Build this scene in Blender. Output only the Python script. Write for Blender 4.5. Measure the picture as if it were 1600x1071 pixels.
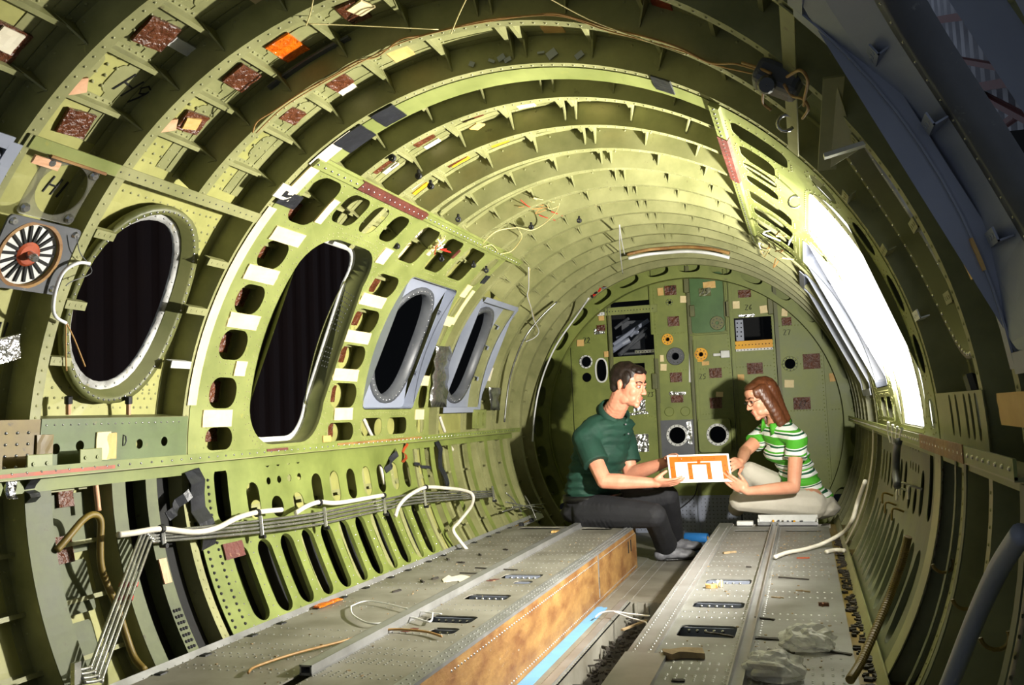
import bpy, bmesh, math, random
from mathutils import Vector, Matrix
from mathutils.geometry import delaunay_2d_cdt

for o in list(bpy.data.objects):
    bpy.data.objects.remove(o)
S = bpy.context.scene
COL = S.collection
random.seed(7)

# ---------------------------------------------------------------- camera (fuselage axis = +Y, frame crests at radius 1.05 m)
PW, PH, FPX = 1600, 1071, 1390.5
YAW, PITCH, ROLL = 0.31424, 0.08262, -0.04004
CAM = Vector((0.7544, 0.0, 0.0891))
_f = Vector((-math.sin(YAW), math.cos(YAW), 0)); _r = Vector((math.cos(YAW), math.sin(YAW), 0)); _u = Vector((0, 0, 1))
CW = _f * math.cos(PITCH) + _u * math.sin(PITCH)
_u2 = _u * math.cos(PITCH) - _f * math.sin(PITCH)
CR = _r * math.cos(ROLL) + _u2 * math.sin(ROLL)
CU = _u2 * math.cos(ROLL) - _r * math.sin(ROLL)
cd = bpy.data.cameras.new('camera'); cam = bpy.data.objects.new('camera', cd); COL.objects.link(cam)
cd.sensor_width = 36.0; cd.lens = FPX / PW * 36.0; cd.clip_start = 0.02
cam.matrix_world = Matrix((( CR.x, CU.x, -CW.x, CAM.x), (CR.y, CU.y, -CW.y, CAM.y), (CR.z, CU.z, -CW.z, CAM.z), (0, 0, 0, 1)))
S.camera = cam

# ---------------------------------------------------------------- world, light, exposure
wd = bpy.data.worlds.new('hangar_air'); S.world = wd; wd.use_nodes = True
wd.node_tree.nodes['Background'].inputs[0].default_value = (0.72, 0.82, 1.0, 1)
wd.node_tree.nodes['Background'].inputs[1].default_value = 0.30
KEY_POS = Vector((1.0, 2.93, 0.19)); KEY_W = 440.0
ld = bpy.data.lights.new('strobe', 'SPOT'); ld.energy = KEY_W; ld.shadow_soft_size = 0.03; ld.color = (1.0, 0.965, 0.88)
lo = bpy.data.objects.new('strobe', ld); COL.objects.link(lo); lo.location = KEY_POS
ld.spot_size = math.radians(180); ld.spot_blend = 0.75
lo.rotation_euler = Vector((-1.0, .36, .42)).to_track_quat('-Z', 'Y').to_euler()
S.view_settings.view_transform = 'Standard'; S.view_settings.look = 'None'
S.view_settings.gamma = 1.0; S.view_settings.use_curve_mapping = False
S.view_settings.exposure = 0.0

# ---------------------------------------------------------------- pixel -> surface helpers (a pixel is only a direction)
def ray(x, y): return CR * ((x - PW / 2) / FPX) - CU * ((y - PH / 2) / FPX) + CW
def on_z(x, y, z):
    d = ray(x, y); return CAM + d * ((z - CAM.z) / d.z)
def on_y(x, y, Y):
    d = ray(x, y); return CAM + d * (Y / d.y)
def on_c(x, y, R=1.05):
    d = ray(x, y); a = d.x ** 2 + d.z ** 2; b = 2 * (CAM.x * d.x + CAM.z * d.z); e = CAM.x ** 2 + CAM.z ** 2 - R * R
    t = (-b + math.sqrt(b * b - 4 * a * e)) / (2 * a); P = CAM + d * t
    return math.degrees(math.atan2(P.z, P.x)) % 360, P.y
def cp(th, y, r):
    a = math.radians(th); return Vector((r * math.cos(a), y, r * math.sin(a)))

# ---------------------------------------------------------------- object helpers
ORG = {}
def link(o, parent=None):
    COL.objects.link(o)
    if parent is not None: o.parent = parent
    return o
def thing(name, label, cat, loc=(0, 0, 0), group=None, kind=None):
    o = bpy.data.objects.new(name, None); o.empty_display_size = 0.05; link(o); o.location = loc; ORG[o.name] = Vector(loc)
    return tag(o, label, cat, group, kind)
def tag(o, label=None, cat=None, group=None, kind=None):
    if label: o['label'] = label
    if cat: o['category'] = cat
    if group: o['group'] = group
    if kind: o['kind'] = kind
    return o
def obj(name, verts, faces, mat, parent=None, smooth=False, loc=None):
    org = ORG.get(parent.name, Vector()) if parent is not None else (Vector(loc) if loc is not None else Vector())
    me = bpy.data.meshes.new(name)
    me.from_pydata([tuple(Vector(v) - org) for v in verts], [], faces)
    me.validate(); me.update()
    if smooth:
        me.polygons.foreach_set('use_smooth', [True] * len(me.polygons))
    me.materials.append(mat if not isinstance(mat, str) else M[mat])
    o = bpy.data.objects.new(name, me); link(o, parent)
    if parent is None and loc is not None: o.location = org
    ORG[o.name] = org
    return o
def dup(o, matrix, parent=None):
    c = o.copy(); link(c); c.parent = parent if parent is not None else o.parent; c.matrix_basis = matrix
    return c

class MB:
    """collects primitive shapes of one part"""
    def __init__(s): s.v = []; s.f = []
    def add(s, vs, fs):
        n = len(s.v); s.v += [Vector(v) for v in vs]; s.f += [tuple(i + n for i in f) for f in fs]; return s
    def box(s, c, size, rot=None, bev=0.0):
        x, y, z = [q / 2 for q in size]; c = Vector(c); rot = rot or Matrix.Identity(3)
        b = min(bev, x, y, z)
        if b <= 0:
            vs = [c + rot @ Vector((sx * x, sy * y, sz * z)) for sx in (-1, 1) for sy in (-1, 1) for sz in (-1, 1)]
            return s.add(vs, [(0, 1, 3, 2), (4, 6, 7, 5), (0, 4, 5, 1), (2, 3, 7, 6), (0, 2, 6, 4), (1, 5, 7, 3)])
        bm = bmesh.new(); bmesh.ops.create_cube(bm, size=1)
        for v in bm.verts: v.co = Vector((v.co.x * 2 * x, v.co.y * 2 * y, v.co.z * 2 * z))
        bmesh.ops.bevel(bm, geom=list(bm.edges), offset=b, segments=2, affect='EDGES', profile=.5)
        return s.bm(bm, lambda p: c + rot @ p)
    def bm(s, bm, fn=lambda p: p):
        bm.verts.index_update(); vs = [fn(v.co.copy()) for v in bm.verts]; fs = [tuple(v.index for v in f.verts) for f in bm.faces]
        bm.free(); return s.add(vs, fs)
    def tube(s, pts, r, n=8, caps=True, rads=None):
        pts = [Vector(p) for p in pts]; N = len(pts); rings = []
        up = None
        for i, p in enumerate(pts):
            t = (pts[min(i + 1, N - 1)] - pts[max(i - 1, 0)]).normalized()
            if up is None:
                up = t.orthogonal().normalized()
            up = (up - t * up.dot(t));
            up = up.normalized() if up.length > 1e-6 else t.orthogonal().normalized()
            b = t.cross(up); rr = rads[i] if rads else r
            rings.append([p + (up * math.cos(2 * math.pi * k / n) + b * math.sin(2 * math.pi * k / n)) * rr for k in range(n)])
        vs = [v for R in rings for v in R]; fs = []
        for i in range(N - 1):
            for k in range(n):
                a = i * n + k; c = i * n + (k + 1) % n; fs.append((a, c, c + n, a + n))
        if caps: fs += [tuple(range(n - 1, -1, -1)), tuple(range((N - 1) * n, N * n))]
        return s.add(vs, fs)
    def lathe(s, o, ax, prof, n=24, closed=True):
        """prof: (radius, height along ax)"""
        o = Vector(o); ax = Vector(ax).normalized(); e = ax.orthogonal().normalized(); g = ax.cross(e)
        vs = []; fs = []
        for (r, h) in prof:
            for k in range(n):
                a = 2 * math.pi * k / n; vs.append(o + ax * h + (e * math.cos(a) + g * math.sin(a)) * r)
        m = len(prof); R = m if closed else m - 1
        for i in range(R):
            j = (i + 1) % m
            for k in range(n):
                l = (k + 1) % n; fs.append((i * n + k, i * n + l, j * n + l, j * n + k))
        return s.add(vs, fs)
    def build(s, name, mat, parent=None, smooth=False, loc=None): return obj(name, s.v, s.f, mat, parent, smooth, loc)

def spline(pts, k=6):
    pts = [Vector(p) for p in pts]; P = [pts[0]] + pts + [pts[-1]]; out = []
    for i in range(1, len(P) - 2):
        a, b, c, d = P[i - 1:i + 3]
        for j in range(k):
            t = j / k
            out.append(0.5 * ((2 * b) + (c - a) * t + (2 * a - 5 * b + 4 * c - d) * t * t + (3 * b - a - 3 * c + d) * t ** 3))
    out.append(pts[-1]); return out

def inside(p, poly):
    x, y = p; c = False; j = len(poly) - 1
    for i in range(len(poly)):
        xi, yi = poly[i]; xj, yj = poly[j]
        if (yi > y) != (yj > y) and x < (xj - xi) * (y - yi) / (yj - yi) + xi: c = not c
        j = i
    return c
def plate2d(outer, holes, grid=None):
    vs = []; es = []
    for loop in [outer] + holes:
        n = len(vs); vs += [Vector(p) for p in loop]; m = len(loop); es += [(n + i, n + (i + 1) % m) for i in range(m)]
    if grid:
        us = [p[0] for p in outer]; ws = [p[1] for p in outer]
        nu = max(1, int((max(us) - min(us)) / grid[0])); nw = max(1, int((max(ws) - min(ws)) / grid[1]))
        for i in range(1, nu):
            for j in range(1, nw):
                p = (min(us) + (max(us) - min(us)) * i / nu, min(ws) + (max(ws) - min(ws)) * j / nw)
                if inside(p, outer) and not any(inside(p, h) for h in holes): vs.append(Vector(p))
    ov, oe, of = delaunay_2d_cdt(vs, es, [], 0, 1e-7)[:3]
    keep = []
    for f in of:
        c = ((ov[f[0]][0] + ov[f[1]][0] + ov[f[2]][0]) / 3, (ov[f[0]][1] + ov[f[1]][1] + ov[f[2]][1]) / 3)
        if inside(c, outer) and not any(inside(c, h) for h in holes): keep.append(tuple(f))
    return [(p[0], p[1]) for p in ov], keep
def plate(name, outer, holes, fn, th, mat, parent=None, grid=None, smooth=False):
    """flat 2-D outline with holes -> sheet of thickness th; fn(u, v, t) gives the 3-D point"""
    if grid:
        def dens(lp):
            o_ = []
            for i in range(len(lp)):
                a, b = lp[i], lp[(i + 1) % len(lp)]; k = max(1, int(math.ceil(abs(b[0] - a[0]) / grid[0] - 1e-6)))
                o_ += [(a[0] + (b[0] - a[0]) * j / k, a[1] + (b[1] - a[1]) * j / k) for j in range(k)]
            return o_
        outer = dens(outer); holes = [dens(h) for h in holes]
    p2, tr = plate2d(outer, holes, grid); n = len(p2)
    vs = [fn(u, v, 0) for u, v in p2] + [fn(u, v, th) for u, v in p2]
    fs = list(tr) + [tuple(i + n for i in reversed(t)) for t in tr]
    cnt = {}
    for t in tr:
        for a, b in ((t[0], t[1]), (t[1], t[2]), (t[2], t[0])):
            k = (min(a, b), max(a, b)); cnt.setdefault(k, []).append((a, b))
    for k, l in cnt.items():
        if len(l) == 1:
            a, b = l[0]; fs.append((b, a, a + n, b + n))
    return obj(name, vs, fs, mat, parent, smooth)

KD = math.radians(1) * 1.05                     # metres of arc per degree at the frame crests
def cyl_map(r, sgn=1): return lambda u, v, t: cp(u / KD, v, r + sgn * t)
def ell(uc, vc, a, b, n=32, p=2.0):
    out = []
    for i in range(n):
        t = 2 * math.pi * i / n; c, s = math.cos(t), math.sin(t)
        out.append((uc + a * math.copysign(abs(c) ** (2 / p), c), vc + b * math.copysign(abs(s) ** (2 / p), s)))
    return out
def rrect(u0, u1, v0, v1, r, n=5):
    r = min(r, abs(u1 - u0) / 2 * .999, abs(v1 - v0) / 2 * .999); out = []
    for (cu, cv, a0) in ((u1 - r, v1 - r, 0), (u0 + r, v1 - r, 90), (u0 + r, v0 + r, 180), (u1 - r, v0 + r, 270)):
        for i in range(n + 1):
            a = math.radians(a0 + 90 * i / n); out.append((cu + r * math.cos(a), cv + r * math.sin(a)))
    return out
def seg_u(loop, n): return loop

def sweep(name, section, th0, th1, y, mat, parent, step=3.0, smooth=False):
    """closed (dy, r) section swept round the fuselage axis"""
    n = max(2, int(abs(th1 - th0) / step)); m = len(section); vs = []; fs = []
    for i in range(n + 1):
        th = th0 + (th1 - th0) * i / n
        for dy, r in section: vs.append(cp(th, y + dy, r))
    for i in range(n):
        for k in range(m):
            l = (k + 1) % m; fs.append((i * m + k, i * m + l, (i + 1) * m + l, (i + 1) * m + k))
    fs += [tuple(range(m - 1, -1, -1)), tuple(range(n * m, (n + 1) * m))]
    return obj(name, vs, fs, mat, parent, smooth)

def rivets(name, pts, rad, h, mat, parent, n=6):
    """pts: (position, normal) - small domes joined into one part"""
    vs = []; fs = []
    for p, nn in pts:
        p = Vector(p); nn = Vector(nn).normalized(); e = nn.orthogonal().normalized(); g = nn.cross(e); b = len(vs)
        for k in range(n):
            a = 2 * math.pi * k / n; vs.append(p + (e * math.cos(a) + g * math.sin(a)) * rad - nn * .0005)
        for k in range(n):
            a = 2 * math.pi * k / n; vs.append(p + (e * math.cos(a) + g * math.sin(a)) * rad * .6 + nn * h)
        for k in range(n):
            l = (k + 1) % n; fs.append((b + k, b + l, b + n + l, b + n + k))
        fs.append(tuple(b + n + k for k in range(n)))
    o = obj(name, vs, fs, mat, parent, True); o['kind'] = 'stuff'
    return o

# ---------------------------------------------------------------- materials
M = {}
def lin(c):
    return tuple((x / 255 / 12.92) if x / 255 <= .04045 else ((x / 255 + .055) / 1.055) ** 2.4 for x in c) + (1,)
def mat(name, base, var=None, wear=None, rough=.5, metal=0.0, scale=6.0, bump=0.0, bscale=60.0, wear_amt=.62, spec=.5, emit=None, trans=0, alpha=1, streak=(1, 1, 1)):
    m = bpy.data.materials.new(name); m.use_nodes = True; nt = m.node_tree; N = nt.nodes; L = nt.links
    b = N['Principled BSDF']; b.inputs['Roughness'].default_value = rough; b.inputs['Metallic'].default_value = metal
    b.inputs['Specular IOR Level'].default_value = spec
    base = lin(base); b.inputs['Base Color'].default_value = base
    if var or wear or bump:
        tc = N.new('ShaderNodeTexCoord'); mp = N.new('ShaderNodeMapping'); mp.inputs['Scale'].default_value = streak
        L.new(tc.outputs['Object'], mp.inputs[0])
    cur = None
    if var:
        nz = N.new('ShaderNodeTexNoise'); nz.inputs['Scale'].default_value = scale; nz.inputs['Detail'].default_value = 8; nz.inputs['Roughness'].default_value = .62
        L.new(mp.outputs[0], nz.inputs['Vector'])
        cr = N.new('ShaderNodeValToRGB'); cr.color_ramp.elements[0].position = .32; cr.color_ramp.elements[1].position = .7
        cr.color_ramp.elements[0].color = lin(var); cr.color_ramp.elements[1].color = base
        L.new(nz.outputs['Fac'], cr.inputs[0]); cur = cr.outputs[0]
        rr = N.new('ShaderNodeMapRange'); rr.inputs[3].default_value = max(.05, rough - .12); rr.inputs[4].default_value = min(1, rough + .12)
        L.new(nz.outputs['Fac'], rr.inputs[0]); L.new(rr.outputs[0], b.inputs['Roughness'])
    if wear:
        n2 = N.new('ShaderNodeTexNoise'); n2.inputs['Scale'].default_value = scale * 3.1; n2.inputs['Detail'].default_value = 10; n2.inputs['Roughness'].default_value = .7
        L.new(mp.outputs[0], n2.inputs['Vector'])
        c2 = N.new('ShaderNodeValToRGB'); c2.color_ramp.elements[0].position = wear_amt; c2.color_ramp.elements[1].position = min(1, wear_amt + .08)
        L.new(n2.outputs['Fac'], c2.inputs[0])
        mx = N.new('ShaderNodeMix'); mx.data_type = 'RGBA'; mx.inputs[7].default_value = lin(wear)
        if cur is None: mx.inputs[6].default_value = base
        else: L.new(cur, mx.inputs[6])
        L.new(c2.outputs[0], mx.inputs[0]); cur = mx.outputs[2]
    if cur is not None: L.new(cur, b.inputs['Base Color'])
    if bump:
        n3 = N.new('ShaderNodeTexNoise'); n3.inputs['Scale'].default_value = bscale; n3.inputs['Detail'].default_value = 4
        L.new(mp.outputs[0], n3.inputs['Vector'])
        bp = N.new('ShaderNodeBump'); bp.inputs['Strength'].default_value = bump; bp.inputs['Distance'].default_value = .01
        L.new(n3.outputs['Fac'], bp.inputs['Height']); L.new(bp.outputs[0], b.inputs['Normal'])
    if emit:
        b.inputs['Emission Color'].default_value = (1, .98, .94, 1); b.inputs['Emission Strength'].default_value = emit
    if trans: b.inputs['Transmission Weight'].default_value = trans
    if alpha < 1: b.inputs['Alpha'].default_value = alpha
    M[name] = m; return m

mat('skin_primer', (148, 147, 98), (112, 114, 72), (86, 82, 58), .5, scale=5, wear_amt=.63, bump=.08, bscale=30)
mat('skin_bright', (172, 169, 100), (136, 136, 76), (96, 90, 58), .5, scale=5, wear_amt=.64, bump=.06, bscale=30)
mat('sill_green', (92, 108, 60), (72, 86, 46), (110, 100, 64), .5, scale=8, wear_amt=.64)
mat('edge_worn', (222, 222, 220), (60, 58, 50), (150, 140, 80), .4, scale=9, wear_amt=.62)
mat('dirty_shade_primer', (98, 104, 68), (70, 76, 50), (66, 56, 40), .55, scale=8, wear_amt=.62)  # dirt tone; on the right wall its darkness is shade put into colour
mat('frame_primer', (150, 149, 102), (118, 119, 76), (92, 84, 56), .48, scale=7, wear_amt=.64)
mat('doubler_primer', (138, 144, 82), (110, 118, 62), (152, 146, 66), .45, scale=6, wear_amt=.64)
mat('lower_primer', (126, 136, 68), (96, 106, 48), (104, 88, 54), .5, scale=6, wear_amt=.66)
mat('bulk_primer', (130, 138, 64), (100, 110, 46), (84, 78, 48), .5, scale=4.5, wear_amt=.66)
mat('dark_primer', (104, 104, 60), (80, 84, 44), (112, 104, 60), .5, scale=6, wear_amt=.7)
mat('door_green', (78, 112, 58), (62, 92, 46), (120, 130, 70), .4, scale=5, wear_amt=.74)
mat('olive_brown', (128, 108, 42), (98, 80, 32), (70, 62, 40), .5, scale=8)
mat('grey_paint', (148, 153, 168), (134, 140, 156), None, .42, scale=5)
mat('grey_dark', (92, 94, 98), (72, 74, 78), (130, 130, 130), .45, scale=8)
mat('floor_metal', (142, 142, 138), (104, 102, 96), (92, 80, 64), .5, metal=.25, scale=5, wear_amt=.66)
mat('floor_dull', (146, 143, 132), (108, 104, 92), (94, 78, 58), .5, metal=.15, scale=6, wear_amt=.64)
mat('rail_metal', (170, 170, 170), (140, 140, 138), (118, 100, 80), .33, metal=.5, scale=9, wear_amt=.68)
mat('rust_web', (158, 122, 68), (108, 68, 34), (170, 166, 156), .65, scale=11, bump=.3, bscale=40, wear_amt=.64, streak=(1, .6, 1.4))
mat('rust_red', (104, 50, 38), (76, 32, 26), (160, 120, 90), .6, scale=12, bump=.4)
mat('rust_orange', (184, 80, 36), (128, 50, 24), (120, 120, 110), .5, scale=14)
mat('white_paint', (226, 226, 222), (200, 200, 194), (120, 104, 60), .4, scale=12, wear_amt=.66)
mat('white_hose', (222, 218, 205), (198, 190, 172), (130, 80, 50), .45, scale=10, wear_amt=.72)
mat('tube_metal', (178, 178, 172), (150, 150, 144), (120, 90, 70), .25, metal=.8, scale=20, wear_amt=.72)
mat('steel', (200, 200, 200), (160, 160, 160), None, .22, metal=.9, scale=20)
mat('foil', (215, 215, 215), (180, 180, 180), None, .18, metal=.95, scale=20, bump=.9, bscale=45)
mat('black_rubber', (28, 28, 32), (20, 20, 22), None, .5, scale=10)
mat('black_tape', (38, 40, 46), (28, 29, 34), None, .35, scale=12, bump=.2)
mat('masking_tape', (236, 218, 170), (224, 202, 150), (190, 130, 80), .65, scale=16, wear_amt=.74)
mat('paper_white', (240, 232, 210), (226, 214, 186), None, .6, scale=14)
mat('paper_tan', (214, 176, 110), (196, 152, 84), (150, 96, 44), .6, scale=14, wear_amt=.7)
mat('yellow_label', (232, 172, 30), (214, 150, 24), None, .55, scale=16)
mat('orange_foil', (235, 120, 18), (206, 84, 10), (250, 190, 90), .2, scale=22, bump=1.0, bscale=60, wear_amt=.66)
mat('brown_pad', (104, 58, 34), (74, 38, 22), (150, 120, 92), .28, scale=26, bump=.8, bscale=80, wear_amt=.7)
mat('pink_tape', (222, 176, 140), (204, 150, 112), None, .55, scale=20)
mat('ink', (22, 22, 20), rough=.6)
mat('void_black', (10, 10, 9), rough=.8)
mat('hangar_brown', (70, 44, 32), (56, 34, 24), None, .7, scale=1.5)
mat('hangar_grey', (150, 152, 158), (128, 130, 136), None, .6, scale=2)
mat('truss_red', (96, 42, 36), (76, 32, 28), None, .6, scale=4)
mat('wire_tan', (176, 138, 84), (150, 110, 60), None, .5, scale=20)
mat('wire_cream', (222, 208, 150), (206, 188, 120), None, .5, scale=20)
mat('wire_white', (232, 232, 232), (214, 214, 214), None, .45, scale=20)
mat('wire_red', (190, 40, 30), rough=.45)
mat('blue_tape', (112, 168, 216), (96, 150, 200), (200, 210, 220), .5, scale=10, wear_amt=.74)
mat('blue_plastic', (60, 140, 215), (40, 118, 196), None, .35, scale=10)
mat('softbox_white', (245, 245, 242), rough=.8, emit=1.6)
mat('softbox_black', (20, 20, 22), rough=.7)
mat('clear_plastic', (236, 236, 232), rough=.12, alpha=.58, var=(226, 226, 222), bump=1.0, bscale=40)
mat('plexi', (150, 150, 140), rough=.2, trans=.4, alpha=.42, var=(120, 118, 108), scale=20)
mat('debris_dark', (52, 46, 38), (34, 30, 26), None, .8, scale=30)
mat('debris_tan', (158, 138, 104), (120, 100, 72), None, .8, scale=30)

G_FR = 'green primed structure'

# ================================================================ THE SHELL
RS, RI = 1.13, 1.05                              # skin radius, frame crest radius
Y0, YB = 0.10, 6.22                             # cut end of the fuselage, aft bulkhead
FY = [1.42 + .2815 * k for k in range(-6, 17)]   # frame stations
WINY = {0: 1.14, 1: 2.0, 2: 3.72, 3: 4.57}
def mir(pts): return [(180 * KD - u, v) for u, v in pts]
def wloop(c, a=13.3, b=.18): return ell(156 * KD, c, a * KD, b, 36, 2.15)
DOORL = rrect(138.2 * KD, 178.4 * KD, 2.665, 3.10, .13, 8)
DOORR = mir(rrect(140.6 * KD, 180.4 * KD, 2.45, 3.27, .14, 8))
L_open = [wloop(WINY[0], b=.2), wloop(WINY[1]), DOORL, wloop(WINY[2], b=.2), wloop(WINY[3], b=.2)]
R_open = [mir(wloop(WINY[0], b=.2)), mir(wloop(WINY[1])), DOORR, mir(wloop(WINY[2], b=.2)), mir(wloop(WINY[3], b=.2))]
def skin(name, t0, t1, holes, label, m='skin_primer'):
    o = plate(name, [(t0 * KD, Y0), (t1 * KD, Y0), (t1 * KD, YB), (t0 * KD, YB)], holes, cyl_map(RS), .003, m, None, grid=(3.5 * KD, .28))
    return tag(o, label, 'wall', kind='structure')
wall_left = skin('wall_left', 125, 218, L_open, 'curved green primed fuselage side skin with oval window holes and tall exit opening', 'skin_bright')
ceiling = skin('ceiling', 55, 125, [], 'curved green primed fuselage crown skin between arched frames')
wall_right = skin('wall_right', -38, 55, R_open, 'shaded curved fuselage side skin around the brightly lit exit', 'dirty_shade_primer')
wall_bottom = skin('wall_bottom', 218, 322, [], 'dark curved belly skin under the floor panels')
ceiling['category'] = 'ceiling'; 

Z_SEC = [(-.026, RS), (-.026, 1.1265), (0, 1.1265), (0, RI), (.032, RI), (.032, 1.062), (.029, 1.062), (.029, 1.053), (.003, 1.053), (.003, RS)]
C_SEC = [(0, RS), (0, 1.085), (.02, 1.085), (.02, 1.0885), (.003, 1.0885), (.003, RS)]
rv_frames = []
def frame(y, t0, t1, parent, sec=Z_SEC, m='frame_primer'):
    o = sweep('frame', sec, t0, t1, y, m, parent, 2.5)
    n = int((t1 - t0) / 1.6)
    for i in range(n):
        th = t0 + (t1 - t0) * (i + .5) / n
        if sec is Z_SEC:
            rv_frames.append((cp(th, y + .016, RI), cp(th, 0, -1)))
            if i % 2 == 0: rv_frames.append((cp(th, y - .015, 1.1265), cp(th, 0, -1)))
            if y > .8 and i % 3 == 0: rv_frames.append((cp(th, y, 1.115), (0, -1, 0)))
    return o
for k, y in enumerate(FY):
    if y > 6.15 or y < .15: continue
    cut = (k - 6) % 3 == 2                       # stations interrupted by windows and exits
    if cut and y < 4.9:
        frame(y, 43, 137, ceiling); frame(y, 181, 217, wall_left); frame(y, -37, -1, wall_right)
    else:
        frame(y, -37, 217, ceiling)
# light intermediate formers on the skin
for k, y in enumerate(FY):
    if 3.0 < y < 6.0 and k < len(FY) - 1:
        sweep('former', C_SEC, 57, 122, y + .14, 'frame_primer', ceiling, 3)
        if y > 4.75: sweep('former', C_SEC, 125, 212, y + .14, 'frame_primer', wall_left, 3)

# stringers
ST_C = [65.2, 75.1, 85.0, 87.0, 96.8, 106.5, 116.1]
def stringer(th, y0, y1, parent, h=.026, m='frame_primer'):
    r0, r1 = RS, RS - h; w = math.degrees(.012 / RS); t = math.degrees(.0025 / RS)
    sec = [(th - w, r0), (th - w, r0 - .0025), (th, r0 - .0025), (th, r1), (th + w, r1), (th + w, r1 + .0025), (th + t, r1 + .0025), (th + t, r0)]
    m_ = len(sec); vs = [cp(a, y, r) for y in (y0, y1) for a, r in sec]
    fs = [(k, (k + 1) % m_, m_ + (k + 1) % m_, m_ + k) for k in range(m_)] + [tuple(range(m_)), tuple(range(2 * m_ - 1, m_ - 1, -1))]
    o = obj('stringer', vs, fs, m, parent)
    return o
rv_str = []
for th in ST_C:
    stringer(th, Y0, YB, ceiling)
    y = 1.3
    while y < 5.2:
        rv_str.append((cp(th - math.degrees(.007 / RS), y, RS - .0025), cp(th, 0, -1)))
        if y < 3.2: rv_str.append((cp(th + math.degrees(.02 / RS), y, RS), cp(th, 0, -1)))
        y += .021
for th in (124.0, 131.2, 182.5, 190, 197.5, 205, 212): stringer(th, Y0, YB, wall_left)
for th in (56.0, 48.8, -2.5, -10, -17.5, -25, -32): stringer(th, Y0, YB, wall_right)
for c0, c1, par in ((140, 148, wall_left), (164, 172, wall_left), (32, 40, wall_right), (8, 16, wall_right)):
    for th in (c0 + 2, c1 - 2): stringer(th, 4.86, YB, par)
for th in (140, 148, 156, 164, 172):
    for a, b in ((2.3, 2.57), (3.11, 3.42)):
        stringer(th + 2, a, b, wall_left, .02)
for th in (124.0, 131.2):
    y = 1.3
    while y < 4.6:
        rv_str.append((cp(th - math.degrees(.007 / RS), y, RS - .0025), cp(th, 0, -1))); rv_str.append((cp(th + math.degrees(.02 / RS), y, RS), cp(th, 0, -1))); y += .021

for y in FY:
    if 1.3 < y < 3.0:
        for d0, d1, rr in ((-.062, -.030, .004), (-.098, -.064, .0022)): sweep('skin_step', [(d0, RS + .001), (d1, RS + .001), (d1, RS - rr), (d0, RS - rr)], 57, 136.5, y, 'skin_primer', ceiling, 3)
# triangular clips where stringers meet the frames
def clip_mesh():
    t = .0025
    v = [(-.002, 0, 0), (-.002, -.055, 0), (-.002, 0, .062), (t, 0, 0), (t, -.055, 0), (t, 0, .062)]
    f = [(0, 2, 1), (3, 4, 5), (0, 1, 4, 3), (1, 2, 5, 4), (2, 0, 3, 5)]
    v2 = [(-.002, -.0025, 0), (.02, -.0025, 0), (.02, -.0025, .045), (-.002, -.0025, .062), (-.002, 0, 0), (.02, 0, 0), (.02, 0, .045), (-.002, 0, .062)]
    f2 = [(0, 1, 2, 3), (7, 6, 5, 4), (0, 4, 5, 1), (1, 5, 6, 2), (2, 6, 7, 3), (3, 7, 4, 0)]
    return [Vector(p) for p in v + v2], f + [tuple(i + 6 for i in q) for q in f2]
cv, cf = clip_mesh(); clip0 = None
def basis_c(th, y, r):
    a = math.radians(th); n = Vector((-math.cos(a), 0, -math.sin(a))); ty = Vector((0, 1, 0)); tx = ty.cross(n)
    p = cp(th, y, r); return Matrix(((tx.x, ty.x, n.x, p.x), (tx.y, ty.y, n.y, p.y), (tx.z, ty.z, n.z, p.z), (0, 0, 0, 1)))
for th in ST_C + [124.0, 131.2]:
    for y in FY:
        if not (1.0 < y < 5.2): continue
        par = ceiling if th < 123 else wall_left
        mtx = basis_c(th, y - .0005, RS - .0015)
        if clip0 is None:
            clip0 = obj('clip', cv, cf, 'frame_primer', par); clip0.matrix_basis = mtx
        else: dup(clip0, mtx, par)
rivets('frame_rivets', rv_frames, .0042, .0022, 'frame_primer', ceiling)
rivets('stringer_rivets', rv_str, .0040, .0022, 'skin_primer', ceiling)

# raised skin pads between stringers and formers (thin bonded doublers)
def pad(th0, th1, y0, y1, parent, m='skin_primer', r=RS - .0002, th=.0022):
    return plate('skin_pad', rrect(th0 * KD, th1 * KD, y0, y1, .02, 3), [], cyl_map(r, -1), th, m, parent, grid=(3 * KD, 1))
STALL = [56.0] + [65.2, 75.1, 86, 96.8, 106.5, 116.1, 124.0, 131.2]
for i in range(len(STALL) - 1):
    for y in FY:
        if 1.3 < y < 3.2:
            a, b = STALL[i] + 1.6, STALL[i + 1] - 1.3
            pad(a, b, y + .05, y + .125, ceiling if b < 124 else wall_left); pad(a, b, y + .165, y + .245, ceiling if b < 124 else wall_left)

rvs = []
for (t0, t1, y0, y1) in ((117.2, 122.8, 1.50, 1.60), (125.2, 130, 1.46, 1.6), (125.2, 130.4, 1.74, 1.93), (132.2, 136.6, 1.74, 1.95), (132.2, 136.6, 2.03, 2.2), (125.2, 130.4, 2.03, 2.22), (138.4, 141.5, 1.78, 2.2), (169.2, 172.6, 1.78, 2.22), (163, 170, 2.16, 2.23), (141, 150, 2.19, 2.24), (117.5, 122.8, 2.05, 2.2), (107.5, 115, 2.05, 2.1)):
    t = t0
    while t < t1:
        y = y0 + (.012 if int(round((t - t0) / 1.35)) % 2 else 0)
        while y < y1: rvs.append((cp(t, y, RS - .0024 if t < 131 else RS), cp(t, 0, -1))); y += .028
        t += 1.35
rivets('skin_rivets', rvs, .0048, .003, 'skin_primer', wall_left)

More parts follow.
